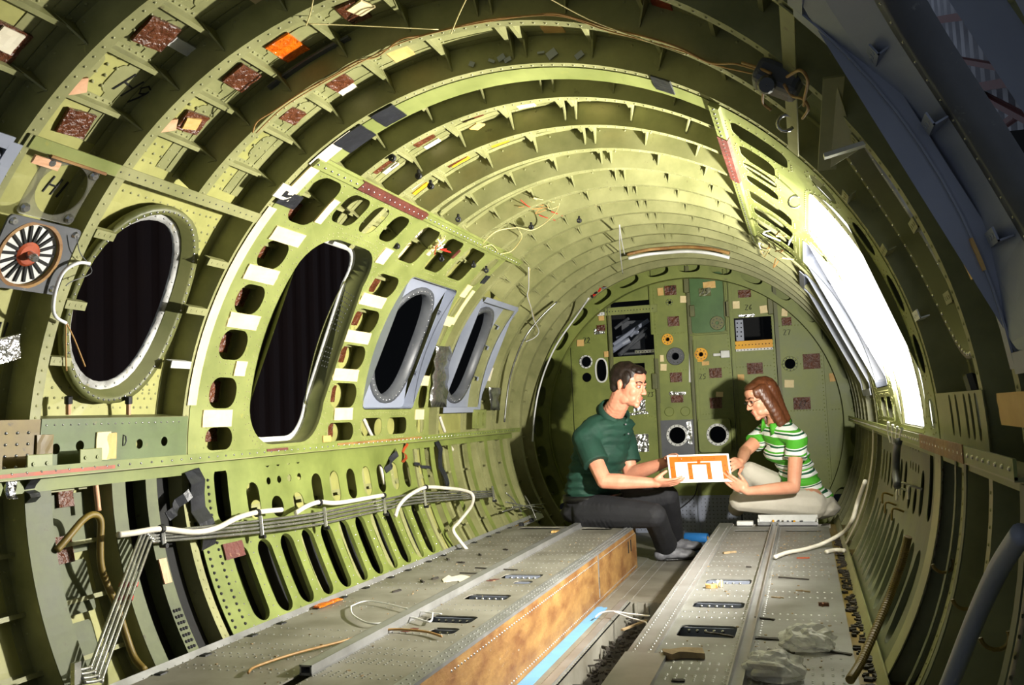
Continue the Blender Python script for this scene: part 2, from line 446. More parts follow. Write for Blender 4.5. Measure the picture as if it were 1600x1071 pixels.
# ---------------------------------------------------------------- longitudinal beams
def bar(name, th, r0, r1, y0, y1, wid, m, parent):
    """bar along Y at angle th, between radii, wid metres round the circle"""
    d = math.degrees(wid / 2 / r0); vs = [cp(a, y, r) for y in (y0, y1) for a, r in ((th - d, r0), (th + d, r0), (th + d, r1), (th - d, r1))]
    return obj(name, vs, [(0, 1, 2, 3), (7, 6, 5, 4), (0, 4, 5, 1), (1, 5, 6, 2), (2, 6, 7, 3), (3, 7, 4, 0)], m, parent)
rv_lg = []
for sgn, par in ((1, wall_left), (-1, wall_right)):
    T = (lambda t: t) if sgn == 1 else (lambda t: 180 - t)
    bar('longeron', T(180.6), .985, 1.052, 1.2, 5.45, .006, 'frame_primer', par)
    bar('longeron_lip', T(179.9), .985, .989, 1.2, 5.45, .026, 'lower_primer', par)
    bar('longeron_lip', T(181.6), 1.044, 1.0475, 1.2, 5.45, .04, 'lower_primer', par)
    bar('roof_longeron', T(123.9), 1.036, 1.0495, 2.29, 2.57, .03, 'doubler_primer', par)
    bar('roof_longeron', T(123.9), 1.034, 1.0495, 2.57, 3.09, .034, 'rust_red', par)
    bar('roof_longeron', T(123.9), 1.036, 1.0495, 3.09, 4.3, .03, 'doubler_primer', par)
    for k in range(100):
        y = 1.22 + k * .042; rv_lg.append((cp(T(179.9), y, .985), cp(T(180), 0, -1)))
    for k in range(50):
        rv_lg.append((cp(T(123.9), 2.3 + k * .04, 1.0345), cp(T(124), 0, -1)))
rivets('longeron_rivets', rv_lg, .0042, .0025, 'steel', wall_left)
# peeling orange primer and rust along the left longeron
for (a, b, m) in ((1.48, 1.92, 'rust_orange'), (2.62, 2.75, 'rust_red'), (3.1, 3.9, 'rust_web')):
    bar('paint_patch', 179.6 + .5 * (m == 'rust_orange'), .983, .9855, a, b, .009, m, wall_left)
bar('paint_patch', 0.1, .983, .9855, 1.55, 2.1, .03, 'rust_web', wall_right)

# ---------------------------------------------------------------- doubler plates round windows and exits
def cut_loops(door, dl=(2.375, 2.515), dr=(3.13, 3.345)):
    H = [door]
    for c in (142.7, 151.6, 160.2, 168.9, 177.0):
        hh = 2.75 if c < 176 else 2.0
        H.append(rrect((c - hh) * KD, (c + hh) * KD, dl[0], dl[1], .045)); H.append(rrect((c - hh) * KD, (c + hh) * KD, dr[0], dr[1], .06))
    H.append(rrect(125.6 * KD, 135.8 * KD, 2.375, 2.53, .05))
    for a, b in ((2.59, 2.74), (2.78, 2.89), (2.94, 3.06)): H.append(rrect(126.2 * KD, 133 * KD, a, b, .04))
    for a, b in ((3.18, 3.345), (3.44, 3.61), (3.675, 3.88), (3.985, 4.075)): H.append(rrect(125.9 * KD, 135.8 * KD, a, b, .035))
    H.append(rrect(138.4 * KD, 172.2 * KD, 3.41, 3.935, .03))
    for a, b in ((3.41, 3.61), (3.665, 3.87)): H.append(rrect(174.2 * KD, 178.4 * KD, a, b, .035))
    for a, b in ((139, 146), (148, 155.5), (157, 164), (165.5, 172.3), (174, 178.6)): H.append(rrect(a * KD, b * KD, 3.985, 4.075, .04))
    return H
DCL = rrect(136.0 * KD, 178.7 * KD, 2.60, 3.085, .15, 8)
DCR = rrect(140.0 * KD, 179.3 * KD, 2.45, 3.27, .15, 8)
outer_d = [(122.6 * KD, 2.293), (180.3 * KD, 2.293), (180.3 * KD, 4.13), (122.6 * KD, 4.13)]
HL = cut_loops(DCL); HR = cut_loops(DCR, (2.33, 2.425), (3.31, 3.38))
plate('doubler_plate', outer_d, HL, cyl_map(1.0475), .0022, 'doubler_primer', wall_left, grid=(3 * KD, .2))
plate('doubler_plate', mir(outer_d)[::-1], [mir(h)[::-1] for h in HR], cyl_map(1.0475), .0022, 'doubler_primer', wall_right, grid=(3 * KD, .2))
strip = rrect(44 * KD, 122.4 * KD, 2.293, 2.385, .005, 2)
plate('doubler_strip', strip, [], cyl_map(1.0475), .0022, 'doubler_primer', ceiling, grid=(3 * KD, .2))
def loop_rivets(loop, off, step, r, out, sgn=1):
    m = len(loop); c = (sum(p[0] for p in loop) / m, sum(p[1] for p in loop) / m); acc = 0
    for i in range(m):
        a = Vector(loop[i]); b = Vector(loop[(i + 1) % m]); L = (b - a).length
        if L < 1e-6: continue
        d = (b - a) / L; nrm = Vector((d.y, -d.x))
        if nrm.dot((a + b) / 2 - Vector(c)) < 0: nrm = -nrm
        while acc < L:
            p = a + d * acc + nrm * off; out.append((cp(p.x / KD, p.y, r), cp(p.x / KD, 0, -1))); acc += step
        acc -= L
rv = []
for h in HL: loop_rivets(h, .014, .026, 1.0475, rv)
loop_rivets(DCL, .03, .02, 1.0475, rv)
rivets('doubler_rivets', rv, .0034, .002, 'frame_primer', wall_left)
rv = []
for h in HR: loop_rivets(mir(h), .014, .026, 1.0475, rv)
rivets('doubler_rivets', rv, .0034, .002, 'frame_primer', wall_right)
# flanged edges of the cut-outs
def loft(name, loops, radii, m, parent, smooth=True):
    n = len(loops[0]); vs = [cp(u / KD, v, r) for lp, r in zip(loops, radii) for u, v in lp]; fs = []
    for i in range(len(loops) - 1):
        for k in range(n):
            l = (k + 1) % n; fs.append((i * n + k, i * n + l, (i + 1) * n + l, (i + 1) * n + k))
    return obj(name, vs, fs, m, parent, smooth)
def grow(loop, d):
    m = len(loop); cu = sum(p[0] for p in loop) / m; cv_ = sum(p[1] for p in loop) / m
    mu = max(abs(p[0] - cu) for p in loop); mv = max(abs(p[1] - cv_) for p in loop)
    return [(cu + (p[0] - cu) * (mu + d) / mu, cv_ + (p[1] - cv_) * (mv + d) / mv) for p in loop]

# exits: jamb, sill strip
door_1 = loft('door_1', [DCL, grow(DCL, -.004), DOORL, grow(DOORL, -.012), grow(DOORL, -.012)], [1.047, 1.06, 1.128, 1.128, 1.134], 'dark_primer', None)
tag(door_1, 'open emergency exit hole with riveted green jamb and pale edge strip', 'exit', kind='structure')
loft('edge_strip', [grow(DOORL, .001), grow(DOORL, -.016), grow(DOORL, -.016)], [1.1265, 1.1265, 1.136], 'white_paint', door_1)
rv = []
for i, (t0, t1) in enumerate(((147, 156), (159, 164))):
    for a in range(int((t1 - t0) / 1.0)):
        for q in range(5):
            th = t0 + a; f = .15 + .17 * q; y = 3.083 + (3.1 - 3.083) * f; rv.append((cp(th, y - .002, 1.05 + .075 * f), (0, -1, 0)))
rivets('jamb_rivets', rv, .0036, .002, 'steel', door_1)
mDCR, mDOOR = mir(DCR)[::-1], DOORR[::-1]
door_2 = loft('door_2', [mDCR, [(u, v) for u, v in grow(mDCR, -.003)], grow(mDOOR, 0.0)], [1.047, 1.07, 1.13], 'dark_primer', None)
tag(door_2, 'exit opening in the right wall blown out white by the strobe', 'exit', kind='structure')

# windows
WN = 0
def tab(th, y0, y1, r, m, parent, wid=.022, drop=.022):
    d = math.degrees(wid / 2 / r); b = MB()
    b.add([cp(th - d, y0, r), cp(th + d, y0, r), cp(th + d, y1, r), cp(th - d, y1, r), cp(th - d, y0, r + .003), cp(th + d, y0, r + .003), cp(th + d, y1, r + .003), cp(th - d, y1, r + .003)],
          [(0, 1, 2, 3), (7, 6, 5, 4), (0, 4, 5, 1), (1, 5, 6, 2), (2, 6, 7, 3), (3, 7, 4, 0)])
    b.add([cp(th - d, y0, r), cp(th - d, y1, r), cp(th - d, y1, r + drop), cp(th - d, y0, r + drop), cp(th - d + .15, y0, r), cp(th - d + .15, y1, r), cp(th - d + .15, y1, r + drop), cp(th - d + .15, y0, r + drop)],
          [(0, 1, 2, 3), (7, 6, 5, 4), (0, 4, 5, 1), (1, 5, 6, 2), (2, 6, 7, 3), (3, 7, 4, 0)])
    for k in range(3):
        y = y0 + (y1 - y0) * (k + .7) / 3.4
        b.lathe(cp(th, y, r), cp(th, 0, -1), [(.0001, .001), (.004, .001), (.004, -.001), (.0001, -.001)], 6)
    return b.build('bracket_tab', m, parent)
def window(key, right):
    global WN; WN += 1
    c = WINY[key]; f = mir if right else (lambda l: l); sd = 'right' if right else 'left'
    Tn = (lambda t: 180 - t) if right else (lambda t: t)
    if key == 1:
        e = wloop(c)
        w = loft('window_%d' % WN, [f(grow(e, -.018)), f(grow(e, -.018)), f(grow(e, .004)), f(grow(e, .014)), f(grow(e, .034)), f(grow(e, .034))], [1.134, 1.126, 1.126, 1.092, 1.090, 1.11], 'dark_primer', None)
        tag(w, 'oval window hole in plain riveted green skin with bracket tabs, on the %s wall' % sd, 'window', kind='structure')
        loft('edge_strip', [f(grow(e, -.02)), f(grow(e, -.02)), f(grow(e, .0))], [1.135, 1.1255, 1.1255], 'edge_worn', w)
        rv = []
        for i in range(64):
            t = 2 * math.pi * i / 64; u = 156 * KD + (13.3 * KD + .024) * math.cos(t); v = c + (.18 + .024) * math.sin(t)
            u = 180 * KD - u if right else u; rv.append((cp(u / KD, v, 1.0905), cp(u / KD, 0, -1)))
            u = 156 * KD + (13.3 * KD - .008) * math.cos(t); v = c + (.18 - .008) * math.sin(t); u = 180 * KD - u if right else u
            if i % 2: rv.append((cp(u / KD, v, 1.1255), cp(u / KD, 0, -1)))
        rivets('ring_rivets', rv, .004, .002, 'steel', w)
        for th in (146.7, 155.2, 164.4): tab(Tn(th), 2.175, 2.262, 1.047, 'frame_primer' if th < 160 else 'white_paint', w)
        for th in (146.5, 157, 165): tab(Tn(th), 1.735, 1.80, 1.047, 'frame_primer', w)
    else:
        e = wloop(c, b=.2)
        w = loft('window_%d' % WN, [f(grow(e, .03)), f(grow(e, .03)), f(grow(e, .0)), f(grow(e, -.004))], [1.101, 1.088, 1.088, 1.134], 'grey_dark', None)
        nm = {0: 'beside the open cut end', 2: 'next to the tall exit', 3: 'farthest aft'}[key]
        tag(w, 'oval window in a recessed grey painted pan on the %s wall, %s' % (sd, nm), 'window', kind='structure')
        y0, y1 = (3.41, 3.935) if key == 2 else ((c - .26, c + .265))
        o = f(rrect(138.6 * KD, 172.0 * KD, y0, y1, .03)); h = f(grow(e, .02))
        if key == 0:
            oo = f(ell(155.3 * KD, c, 16.9 * KD, .285, 36, 7)); loft('window_pan', [oo, f(grow(e, .1)), f(grow(e, .03))], [1.046, 1.058, 1.09], 'grey_paint', w, False)
        else: plate('window_pan', o, [h], cyl_map(1.1), .0025, 'grey_paint', w, grid=(3 * KD, .1))
        loft('pan_edge', [o, o, grow(o, -.002)], [1.0465, 1.1, 1.1], 'grey_paint', w, False)
        for th in (146, 153, 163): tab(Tn(th), c + .21, y1 - .005, 1.062, 'grey_paint', w)
        if key in (0, 3):                        # crest angle carrying the pan
            bar('pan_lip', Tn(138.2), 1.044, 1.0475, y0, y1, .03, 'grey_paint', w); bar('pan_lip', Tn(172.6), 1.044, 1.0475, y0, y1, .03, 'grey_paint', w)
            sweep('pan_lip', [(0, 1.044), (.03, 1.044), (.03, 1.047), (0, 1.047)], Tn(138), Tn(173), y1 - .005, 'grey_paint', w)
        rv = []; loop_rivets(f(e), .016, .03, 1.0875, rv); rivets('ring_rivets', rv, .003, .0015, 'steel', w)
    return w
for key in (1, 2, 3, 0): window(key, False)
for key in (1, 2, 3, 0): window(key, True)

# strap and sill below the forward window (left) and its twin
bar('strap', 137.2, 1.0445, 1.0475, 1.43, 2.27, .032, 'frame_primer', wall_left); bar('strap', 138.0, 1.0475, 1.075, 1.43, 2.27, .003, 'frame_primer', wall_left)
bar('strap', 42.8, 1.0445, 1.0475, 1.43, 2.27, .032, 'frame_primer', wall_right)
rv = [(cp(137.2, 1.45 + .028 * k, 1.0445), cp(137.2, 0, -1)) for k in range(29)]
rivets('strap_rivets', rv, .0032, .001, 'ink', wall_left)
def px_u(x, y, R=1.05):
    t, yy = on_c(x, y, R); return t * KD, yy
holes = [ell(*px_u(x, y), .014, .014, 16) for x, y in ((85, 702), (123, 697), (158, 697), (216, 694), (255, 690))]
plate('sill_panel', [(173 * KD, 1.735), (180.2 * KD, 1.735), (180.2 * KD, 2.285), (173 * KD, 2.285)], holes, cyl_map(1.046), .0022, 'sill_green', wall_left, grid=(2 * KD, .2))
bar('sill_shelf', 173, 1.046, 1.12, 1.735, 2.285, .003, 'dark_primer', wall_left)
rv = [(cp(173.8, 1.75 + k * .026, 1.046), cp(174, 0, -1)) for k in range(20)]
rivets('sill_rivets', rv, .0036, .002, 'steel', wall_left)
plate('sill_panel', [(173 * KD, 1.2), (180.0 * KD, 1.2), (180.0 * KD, 1.73), (173 * KD, 1.73)], [], cyl_map(1.044), .0022, 'olive_brown', wall_left, grid=(2 * KD, .2))
rv = [(cp(174.7 + (k % 4) * 1.5, 1.6 + (k // 4) * .032, 1.044), cp(176, 0, -1)) for k in range(16)]
rivets('sill_rivets', rv, .005, .003, 'steel', wall_left)
HR_ = [ell((180 - t) * KD, y, 2.4 * KD, .014, 16, 3) for t, y in ((177, 2.06), (177, 1.98), (177, 1.88), (177, 1.82), (177, 1.76))]
plate('sill_panel', [(-1 * KD, 1.69), (5.6 * KD, 1.69), (5.6 * KD, 2.26), (-1 * KD, 2.26)], HR_, cyl_map(1.046), .0022, 'frame_primer', wall_right, grid=(2 * KD, .2))

# lower side plates with oval lightening holes
def slots():
    H = []
    for k in range(11): H.append(rrect(196 * KD, 209.9 * KD, 2.485 + .135 * k - .042, 2.485 + .135 * k + .042, .042))
    H.append(rrect(181.9 * KD, 191.8 * KD, 2.415, 2.485, .035))
    for y in (2.615, 3.03, 3.165, 3.30, 3.435, 3.57, 3.705, 3.835): H.append(rrect(185.4 * KD, 192.2 * KD, y - .036, y + .036, .036))
    for y in (2.75, 2.885): H.append(rrect(188.6 * KD, 192.7 * KD, y - .036, y + .036, .036))
    for k in range(4):
        for t in (182.3, 185.6): H.append(ell(t * KD, 2.715 + .066 * k, .013, .013, 14))
    return H
HS = slots(); out_s = [(181.3 * KD, 2.32), (211.8 * KD, 2.32), (211.8 * KD, 3.93), (181.3 * KD, 3.93)]
plate('lightened_plate', out_s, HS, cyl_map(1.0475), .0025, 'lower_primer', wall_left, grid=(3 * KD, .2))
plate('lightened_plate', mir(out_s)[::-1], [mir(h)[::-1] for h in HS], cyl_map(1.0475), .0025, 'dirty_shade_primer', wall_right, grid=(3 * KD, .2))  # right plate gets the darker primer to paint in its shade
for h in HS[:11]:
    loft('hole_flange', [h, grow(h, -.002)], [1.048, 1.062], 'lower_primer', wall_left)
    loft('hole_flange', [mir(h), grow(mir(h), -.002)], [1.048, 1.062], 'dirty_shade_primer', wall_right)
rv = []
for k in range(12):
    for t in range(196, 212, 2): rv.append((cp(t, 2.4175 + .135 * k, 1.0475), cp(t, 0, -1)))
for k in range(80): rv.append((cp(210.9, 2.35 + .02 * k, 1.0475), cp(211, 0, -1))); rv.append((cp(194, 2.35 + .02 * k, 1.0475), cp(194, 0, -1)))
rivets('plate_rivets', rv, .0034, .002, 'steel', wall_left)
# rib caps below the longeron, forward and aft of the lightened plate
def cap(y0, y1, t0, t1, m, parent, r=1.0465): return plate('rib_cap', [(t0 * KD, y0), (t1 * KD, y0), (t1 * KD, y1), (t0 * KD, y1)], [], cyl_map(r), .0025, m, parent, grid=(2.5 * KD, .2))
for y0, y1, t1 in ((1.69, 1.77, 209), (1.975, 2.025, 212), (2.105, 2.15, 212), (2.31, 2.395, 212)): cap(y0, y1, 182, t1, 'lower_primer' if y0 > 2.2 else 'dirty_shade_primer', wall_left, 1.0455)
sweep('frame', Z_SEC, 181, 217, 2.115, 'dirty_shade_primer', wall_left)
for y in (4.02, 4.14, 4.38, 4.66, 4.94, 5.22): cap(y, y + .05, 181.5, 212, 'lower_primer', wall_left, 1.0485)
for y0, y1, t1 in ((2.235, 2.33, 212), (1.9, 1.925, 212), (2.02, 2.04, 212), (1.42, 1.45, 212)): cap(y0, y1, 180 - t1, -2, 'frame_primer' if y0 > 2.2 else 'dirty_shade_primer', wall_right, 1.04)
rv = [(cp(184 + k * 1.2, 2.33, 1.0445), cp(190, 0, -1)) for k in range(22)] + [(cp(184 + k * 1.2, 2.38, 1.0445), cp(190, 0, -1)) for k in range(22)] + [(cp(203.5 + (k % 7) * 1.0, 2.115 + .011 * (k // 7), 1.0445), cp(205, 0, -1)) for k in range(21)]
rivets('cap_rivets', rv, .0055, .004, 'black_rubber', wall_left)

for (t0, t1, y0, y1) in ((193.6, 214, 2.40, 3.93), (182.5, 214, 2.035, 2.30), (182.5, 193, 2.40, 2.52)):  # black sheets added behind slots and bays to paint the cavity shade
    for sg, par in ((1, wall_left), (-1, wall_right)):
        o_ = [(t0 * KD, y0), (t1 * KD, y0), (t1 * KD, y1), (t0 * KD, y1)]; plate('shade_backing', o_ if sg == 1 else mir(o_)[::-1], [], cyl_map(1.1), .004, 'void_black', par, grid=(3 * KD, .3))
# near bay liner plates (lower left)
for (t0, t1, y0, y1) in ((183.5, 191.5, 1.76, 1.95), (192.5, 199.5, 1.76, 1.93), (200.5, 208, 1.76, 1.9)):
    plate('skin_pad', rrect(t0 * KD, t1 * KD, y0, y1, .01), [], cyl_map(1.118), .0025, 'dirty_shade_primer', wall_left, grid=(3 * KD, .3))

# ---------------------------------------------------------------- FLOOR
ZF, ZA = -.534, -.752
floor = obj('floor', [(-.88, 0.2, ZA - .004), (.88, .2, ZA - .004), (.88, 2.2, ZA - .004), (-.88, 2.2, ZA - .004)] , [(0, 1, 2, 3)], 'void_black')
tag(floor, 'stripped grey metal floor with a sunken aisle between two raised platforms', 'floor', kind='structure')
def panel(name, x0, x1, y0, y1, z, th, m, holes=(), parent=floor):
    return plate(name, [(x0, y0), (x1, y0), (x1, y1), (x0, y1)], list(holes), lambda u, v, t: Vector((u, v, z - t)), th, m, parent)
panel('aisle_panel', -.165, -.035, 0.2, 3.98, ZA, .004, 'floor_dull')
panel('aisle_panel', -.85, .85, 3.98, YB, ZA, .004, 'floor_dull')
panel('aisle_strip', -.078, -.046, 0.2, 3.98, ZA + .008, .008, 'rail_metal')
panel('trench_bottom', -.035, .30, 0.2, 3.98, ZA - .09, .004, 'debris_dark')
panel('platform_underside', -.85, -.165, .2, 4.85, ZA - .01, .004, 'void_black'); panel('platform_underside', .28, .85, .2, 4.95, ZA - .01, .004, 'void_black')
o = MB().box((-.037, 2.1, ZA - .045), (.004, 3.76, .09)).build('trench_wall', 'floor_dull', floor)
o = MB().box((.12, 3.98, ZA - .045), (.31, .004, .09)).build('trench_wall', 'floor_dull', floor)
for k in range(6): MB().box((-.01 + .05 * k, 3.972, ZA - .03), (.012, .012, .06)).build('trench_post', 'floor_dull', floor)
slotsR = [rrect(.374, .533, a, b, .02, 3) for a, b in ((3.285, 3.38), (2.895, 2.985), (2.525, 2.66))] + [rrect(.37, .545, 4.66, 4.72, .02, 3)]
panel('floor_panel', .345, .552, 0.3, 4.86, ZF, .004, 'floor_metal', slotsR)
panel('floor_panel', .588, .83, 0.3, 4.86, ZF, .004, 'floor_metal', [rrect(.62, .79, 4.66, 4.72, .02, 3)])
panel('beam_cap', .278, .348, 2.32, 4.95, ZF + .006, .010, 'rail_metal'); panel('beam_cap', .278, .385, .3, 2.30, ZF + .012, .016, 'rail_metal')
slotsL = [rrect(-.415, -.258, a, b, .02, 3) for a, b in ((2.92, 3.01), (2.58, 2.675), (3.31, 3.41))] + [rrect(-.345, -.258, 2.445, 2.52, .02, 3), rrect(-.33, -.258, 3.21, 3.27, .02, 3), rrect(-.44, -.27, 4.72, 4.80, .02, 3)]
panel('floor_panel', -.452, -.198, 0.3, 4.86, ZF, .004, 'floor_dull', slotsL)
panel('floor_panel', -.87, -.492, 0.3, 4.86, ZF, .004, 'floor_dull', [rrect(-.80, -.56, 4.74, 4.82, .02, 3)])
panel('beam_cap', -.204, -.158, .3, 4.86, ZF + .006, .010, 'rail_metal')
for x, ya in ((-.472, 2.0), (.57, .3)):
    b = MB(); b.box((x, (ya + 4.86) / 2, ZF + .001), (.036, 4.86 - ya, .006)); b.box((x - .015, (ya + 4.86) / 2, ZF + .012), (.004, 4.86 - ya, .024)); b.box((x + .015, (ya + 4.86) / 2, ZF + .012), (.004, 4.86 - ya, .024))
    if x < 0: b.box((x, (ya + 4.86) / 2, ZF + .022), (.036, 4.86 - ya, .004))
    b.build('seat_rail', 'rail_metal', floor)
MB().box((-.165, 2.55, (ZF + ZA) / 2), (.005, 4.62, ZF - ZA)).build('beam_web', 'rust_web', floor)
MB().box((-.162, 3.93, (ZF + ZA) / 2 + .01), (.004, .012, ZF - ZA - .03)).build('web_stiffener', 'rail_metal', floor)
MB().box((-.1615, 3.93, (ZF + ZA) / 2 - .02), (.004, .006, .05)).build('web_slit', 'void_black', floor)
for y in (4.63, 4.70): MB().box((-.1615, y, (ZF + ZA) / 2 + .03), (.004, .016, .06), bev=.003).build('web_slit', 'void_black', floor)
MB().box((.282, 2.6, (ZF + ZA) / 2), (.005, 4.7, ZF - ZA)).build('beam_web', 'floor_dull', floor)
MB().box((-.52, 4.86, (ZF + ZA) / 2), (.71, .005, ZF - ZA)).build('platform_end', 'floor_dull', floor)
MB().box((.56, 4.95, (ZF + ZA) / 2), (.56, .005, ZF - ZA)).build('platform_end', 'floor_dull', floor)
panel('side_gutter', .83, .98, .3, 5.1, ZF - .02, .004, 'olive_brown'); panel('side_gutter', -.93, -.868, .3, 5.3, ZF - .006, .004, 'olive_brown')
rv = []
def row(x0, x1, y, st=.022, z=ZF, sk=()):
    x = x0
    while x <= x1: rv.append(((x, y, z), (0, 0, 1))); x += st
ys = [2.0, 2.03, 2.12, 2.15, 2.21, 2.26, 2.36, 2.44, 2.76, 2.83, 3.08, 3.17, 3.47, 3.55, 3.66, 3.76, 3.88, 3.98, 4.1, 4.2, 4.32, 4.42, 4.54]
for y in ys:
    row(.36, .545, y); row(.60, .82, y); row(-.445, -.21, y); row(-.85, -.50, y, .025)
    if y < 2.3: row(.36, .545, y + .012); row(-.445, -.3, y + .012); row(.6, .82, y + .012)
y = 1.9
while y < 4.8:
    for x in (.292, .333): rv.append(((x, y, ZF + .006), (0, 0, 1)))
    for x in (-.19, -.17): rv.append(((x, y, ZF + .006), (0, 0, 1)))
    for x in (.597, .543, -.446, -.498): rv.append(((x, y, ZF), (0, 0, 1)))
    y += .03
y = 2.4
while y < 6.1:
    rv.append(((-.15, y, ZA), (0, 0, 1))); rv.append(((-.085, y, ZA), (0, 0, 1))); rv.append(((-.04, y, ZA), (0, 0, 1))); y += .026
rivets('floor_rivets', rv, .0042, .002, 'rail_metal', floor)
rv = []
for z in (-.565, -.735):
    for k in range(110): rv.append(((-.162, 2.2 + k * .024, z), (1, 0, 0)))
rivets('web_rivets', rv, .0038, .002, 'rail_metal', floor)
for s_, xs in ((slotsR[:3], None), (slotsL[:5], None)):
    for h in s_:
        us = [p[0] for p in h]; vs_ = [p[1] for p in h]; xm = (min(us) + max(us)) / 2; yb = max(vs_) - .003
        if xm > .3 or True:
            fl = MB().box((xm, yb, ZF - .034), (max(us) - min(us) + .01, .004, .056)).build('cross_beam', 'grey_paint', floor)
            rivets('beam_bolts', [((min(us) + .02 + k * .024, yb - .002, ZF - .016), (0, -1, 0)) for k in range(int((max(us) - min(us) - .02) / .024))], .006, .004, 'steel', floor)

# kick angles along the floor edges
trim_1 = bar('trim_1', 211.6, 1.03, 1.036, .5, 5.5, .045, 'rail_metal', None); tag(trim_1, 'grey kick angle along the left edge of the floor', 'trim', kind='structure')
bl = None
for k in range(18):
    y = 1.95 + k * .19 + random.uniform(-.03, .03); p = cp(212.2, y, 1.015)
    b = MB(); b.box(p, (.024, .03, .022), bev=.004); b.box(p + Vector((0, .022, -.003)), (.018, .018, .02), bev=.004); b.build('edge_clip', 'black_rubber', trim_1)
rv = [(cp(211.4, 1.9 + k * .03, 1.03), cp(211, 0, -1)) for k in range(110)]
rivets('trim_rivets', rv, .0035, .002, 'steel', trim_1)
trim_2 = bar('trim_2', -31.8, 1.03, 1.036, .5, 5.3, .045, 'frame_primer', None); tag(trim_2, 'shaded green kick angle along the right edge of the floor', 'trim', kind='structure')

# ================================================================ AFT BULKHEAD
def bk(a, b):                                    # reading of the photograph, cast onto the bulkhead plane
    p = on_y(840 + .3125 * a, 390 + .3125 * b, YB); return p.x, p.z
BS = (on_y(840 + .3125 * 900, 390 + .3125 * 500, YB) - on_y(840 + .3125 * 899, 390 + .3125 * 500, YB)).length   # metres per reading unit
RBK = 1.045
ring_h = []
for k in range(26):
    th = math.radians(-4 + 11.6 * k - 60)
    if -30 < math.degrees(th) < 215:
        c = (1.06 * math.cos(th), 1.06 * math.sin(th)); lp = []
        for (u, v) in ell(0, 0, .036, .075, 18, 2.6): lp.append((c[0] + u * math.cos(th) - v * math.sin(th), c[1] + u * math.sin(th) + v * math.cos(th)))
        ring_h.append(lp)
circ = lambda r, n=90: [(r * math.cos(2 * math.pi * k / n), r * math.sin(2 * math.pi * k / n)) for k in range(n)]
wall_back = plate('wall_back', circ(1.128), ring_h + [circ(.985)], lambda u, v, t: Vector((u, YB - .10 + t, v)), .003, 'bulk_primer')
tag(wall_back, 'green riveted aft bulkhead with cut-outs, round ports and brown sample pads', 'wall', kind='structure')
sweep('ring_flange', [(0, .985), (.04, .985), (.04, .988), (0, .988)], 0, 360, YB - .10, 'bulk_primer', wall_back)
obj('closing_panel', [(-3, YB + .9, -2), (3, YB + .9, -2), (3, YB + .9, 2), (-3, YB + .9, 2)], [(0, 1, 2, 3)], 'void_black', wall_back)
SEAM = [-1.12, -.826, -.536, -.224, .036, .300, .592, .892, 1.12]
def rect(a0, b0, a1, b1):
    x0, z1 = bk(a0, b0); x1, z0 = bk(a1, b1); return [(x0, z0), (x1, z0), (x1, z1), (x0, z1)]
def circ_at(a, b, r, n=24): x, z = bk(a, b); return [(x + r * BS * math.cos(2 * math.pi * k / n), z + r * BS * math.sin(2 * math.pi * k / n)) for k in range(n)]
x0, z1 = bk(345, 268); x1, z0 = bk(610, 525); BIGW = [(max(x0, -.53), z0), (x1 - .005, z0), (x1 - .005, z1), (max(x0, -.53), z1)]
BH = [BIGW, rect(980, 345, 1178, 500), rect(480, 570, 540, 665), circ_at(660, 265, 9, 12), circ_at(650, 450, 11, 12), circ_at(690, 535, 20), circ_at(817, 525, 12, 12),
      circ_at(242, 562, 30), circ_at(245, 640, 25), circ_at(1262, 572, 26), circ_at(700, 930, 44), circ_at(905, 925, 44), circ_at(880, 1100, 38)]
x, z = bk(320, 605); BH.append(ell(x, z, 27 * BS, 58 * BS, 24, 2.4))
ZLOW = -.50
def band(xa, xb, zlo, rad):
    pts = [(xa, zlo), (xb, zlo)]
    n = 10
    for k in range(n + 1):
        x = xb + (xa - xb) * k / n; pts.append((x, math.sqrt(max(rad * rad - x * x, .0001))))
    return [p for i, p in enumerate(pts) if i < 2 or p[1] > zlo + .001]
rvb = []
for i in range(len(SEAM) - 1):
    xa, xb = SEAM[i] + .002, SEAM[i + 1] - .002
    out = band(xa, xb, ZLOW if abs(xa) < .9 else -.5, 1.118)
    hs = [h for h in BH if xa < sum(p[0] for p in h) / len(h) < xb]
    dy = (0, .006, 0, .004, 0, .005, .002, .006)[i]
    plate('bulkhead_panel', out, hs, lambda u, v, t, dy=dy: Vector((u, YB + dy + t, v)), .003, 'bulk_primer', wall_back)
    for xx in (xa + .014, xb - .014):
        zz = -.48
        while zz < math.sqrt(max(1.06 ** 2 - xx * xx, 0)):
            if not any(inside((xx, zz), h) for h in hs): rvb.append(((xx, YB + dy, zz), (0, -1, 0)))
            zz += .026
    for zz in (.05, .36, .62):
        xx = xa + .03
        while xx < xb - .02:
            if not any(inside((xx, zz), grow(h, .01)) for h in hs): rvb.append(((xx, YB + dy, zz), (0, -1, 0)))
            xx += .02
rivets('bulkhead_rivets', rvb, .0042, .0025, 'bulk_primer', wall_back)
# lower grey perforated panels
rvb = []
for xa, xb in ((-.60, -.235), (-.232, .018), (.028, .30), (.31, .7)):
    plate('kick_panel', [(xa, ZA), (xb, ZA), (xb, ZLOW), (xa, ZLOW)], [circ_at(0, 0, 1)] if False else [], lambda u, v, t: Vector((u, YB - .004 + t, v)), .003, 'grey_paint', wall_back)
    xx = xa + .015
    while xx < xb - .01:
        zz = ZA + .02
        while zz < ZLOW: rvb.append(((xx, YB - .004, zz), (0, -1, 0))); zz += .026
        xx += .026
rivets('kick_rivets', rvb, .0045, .002, 'grey_dark', wall_back)
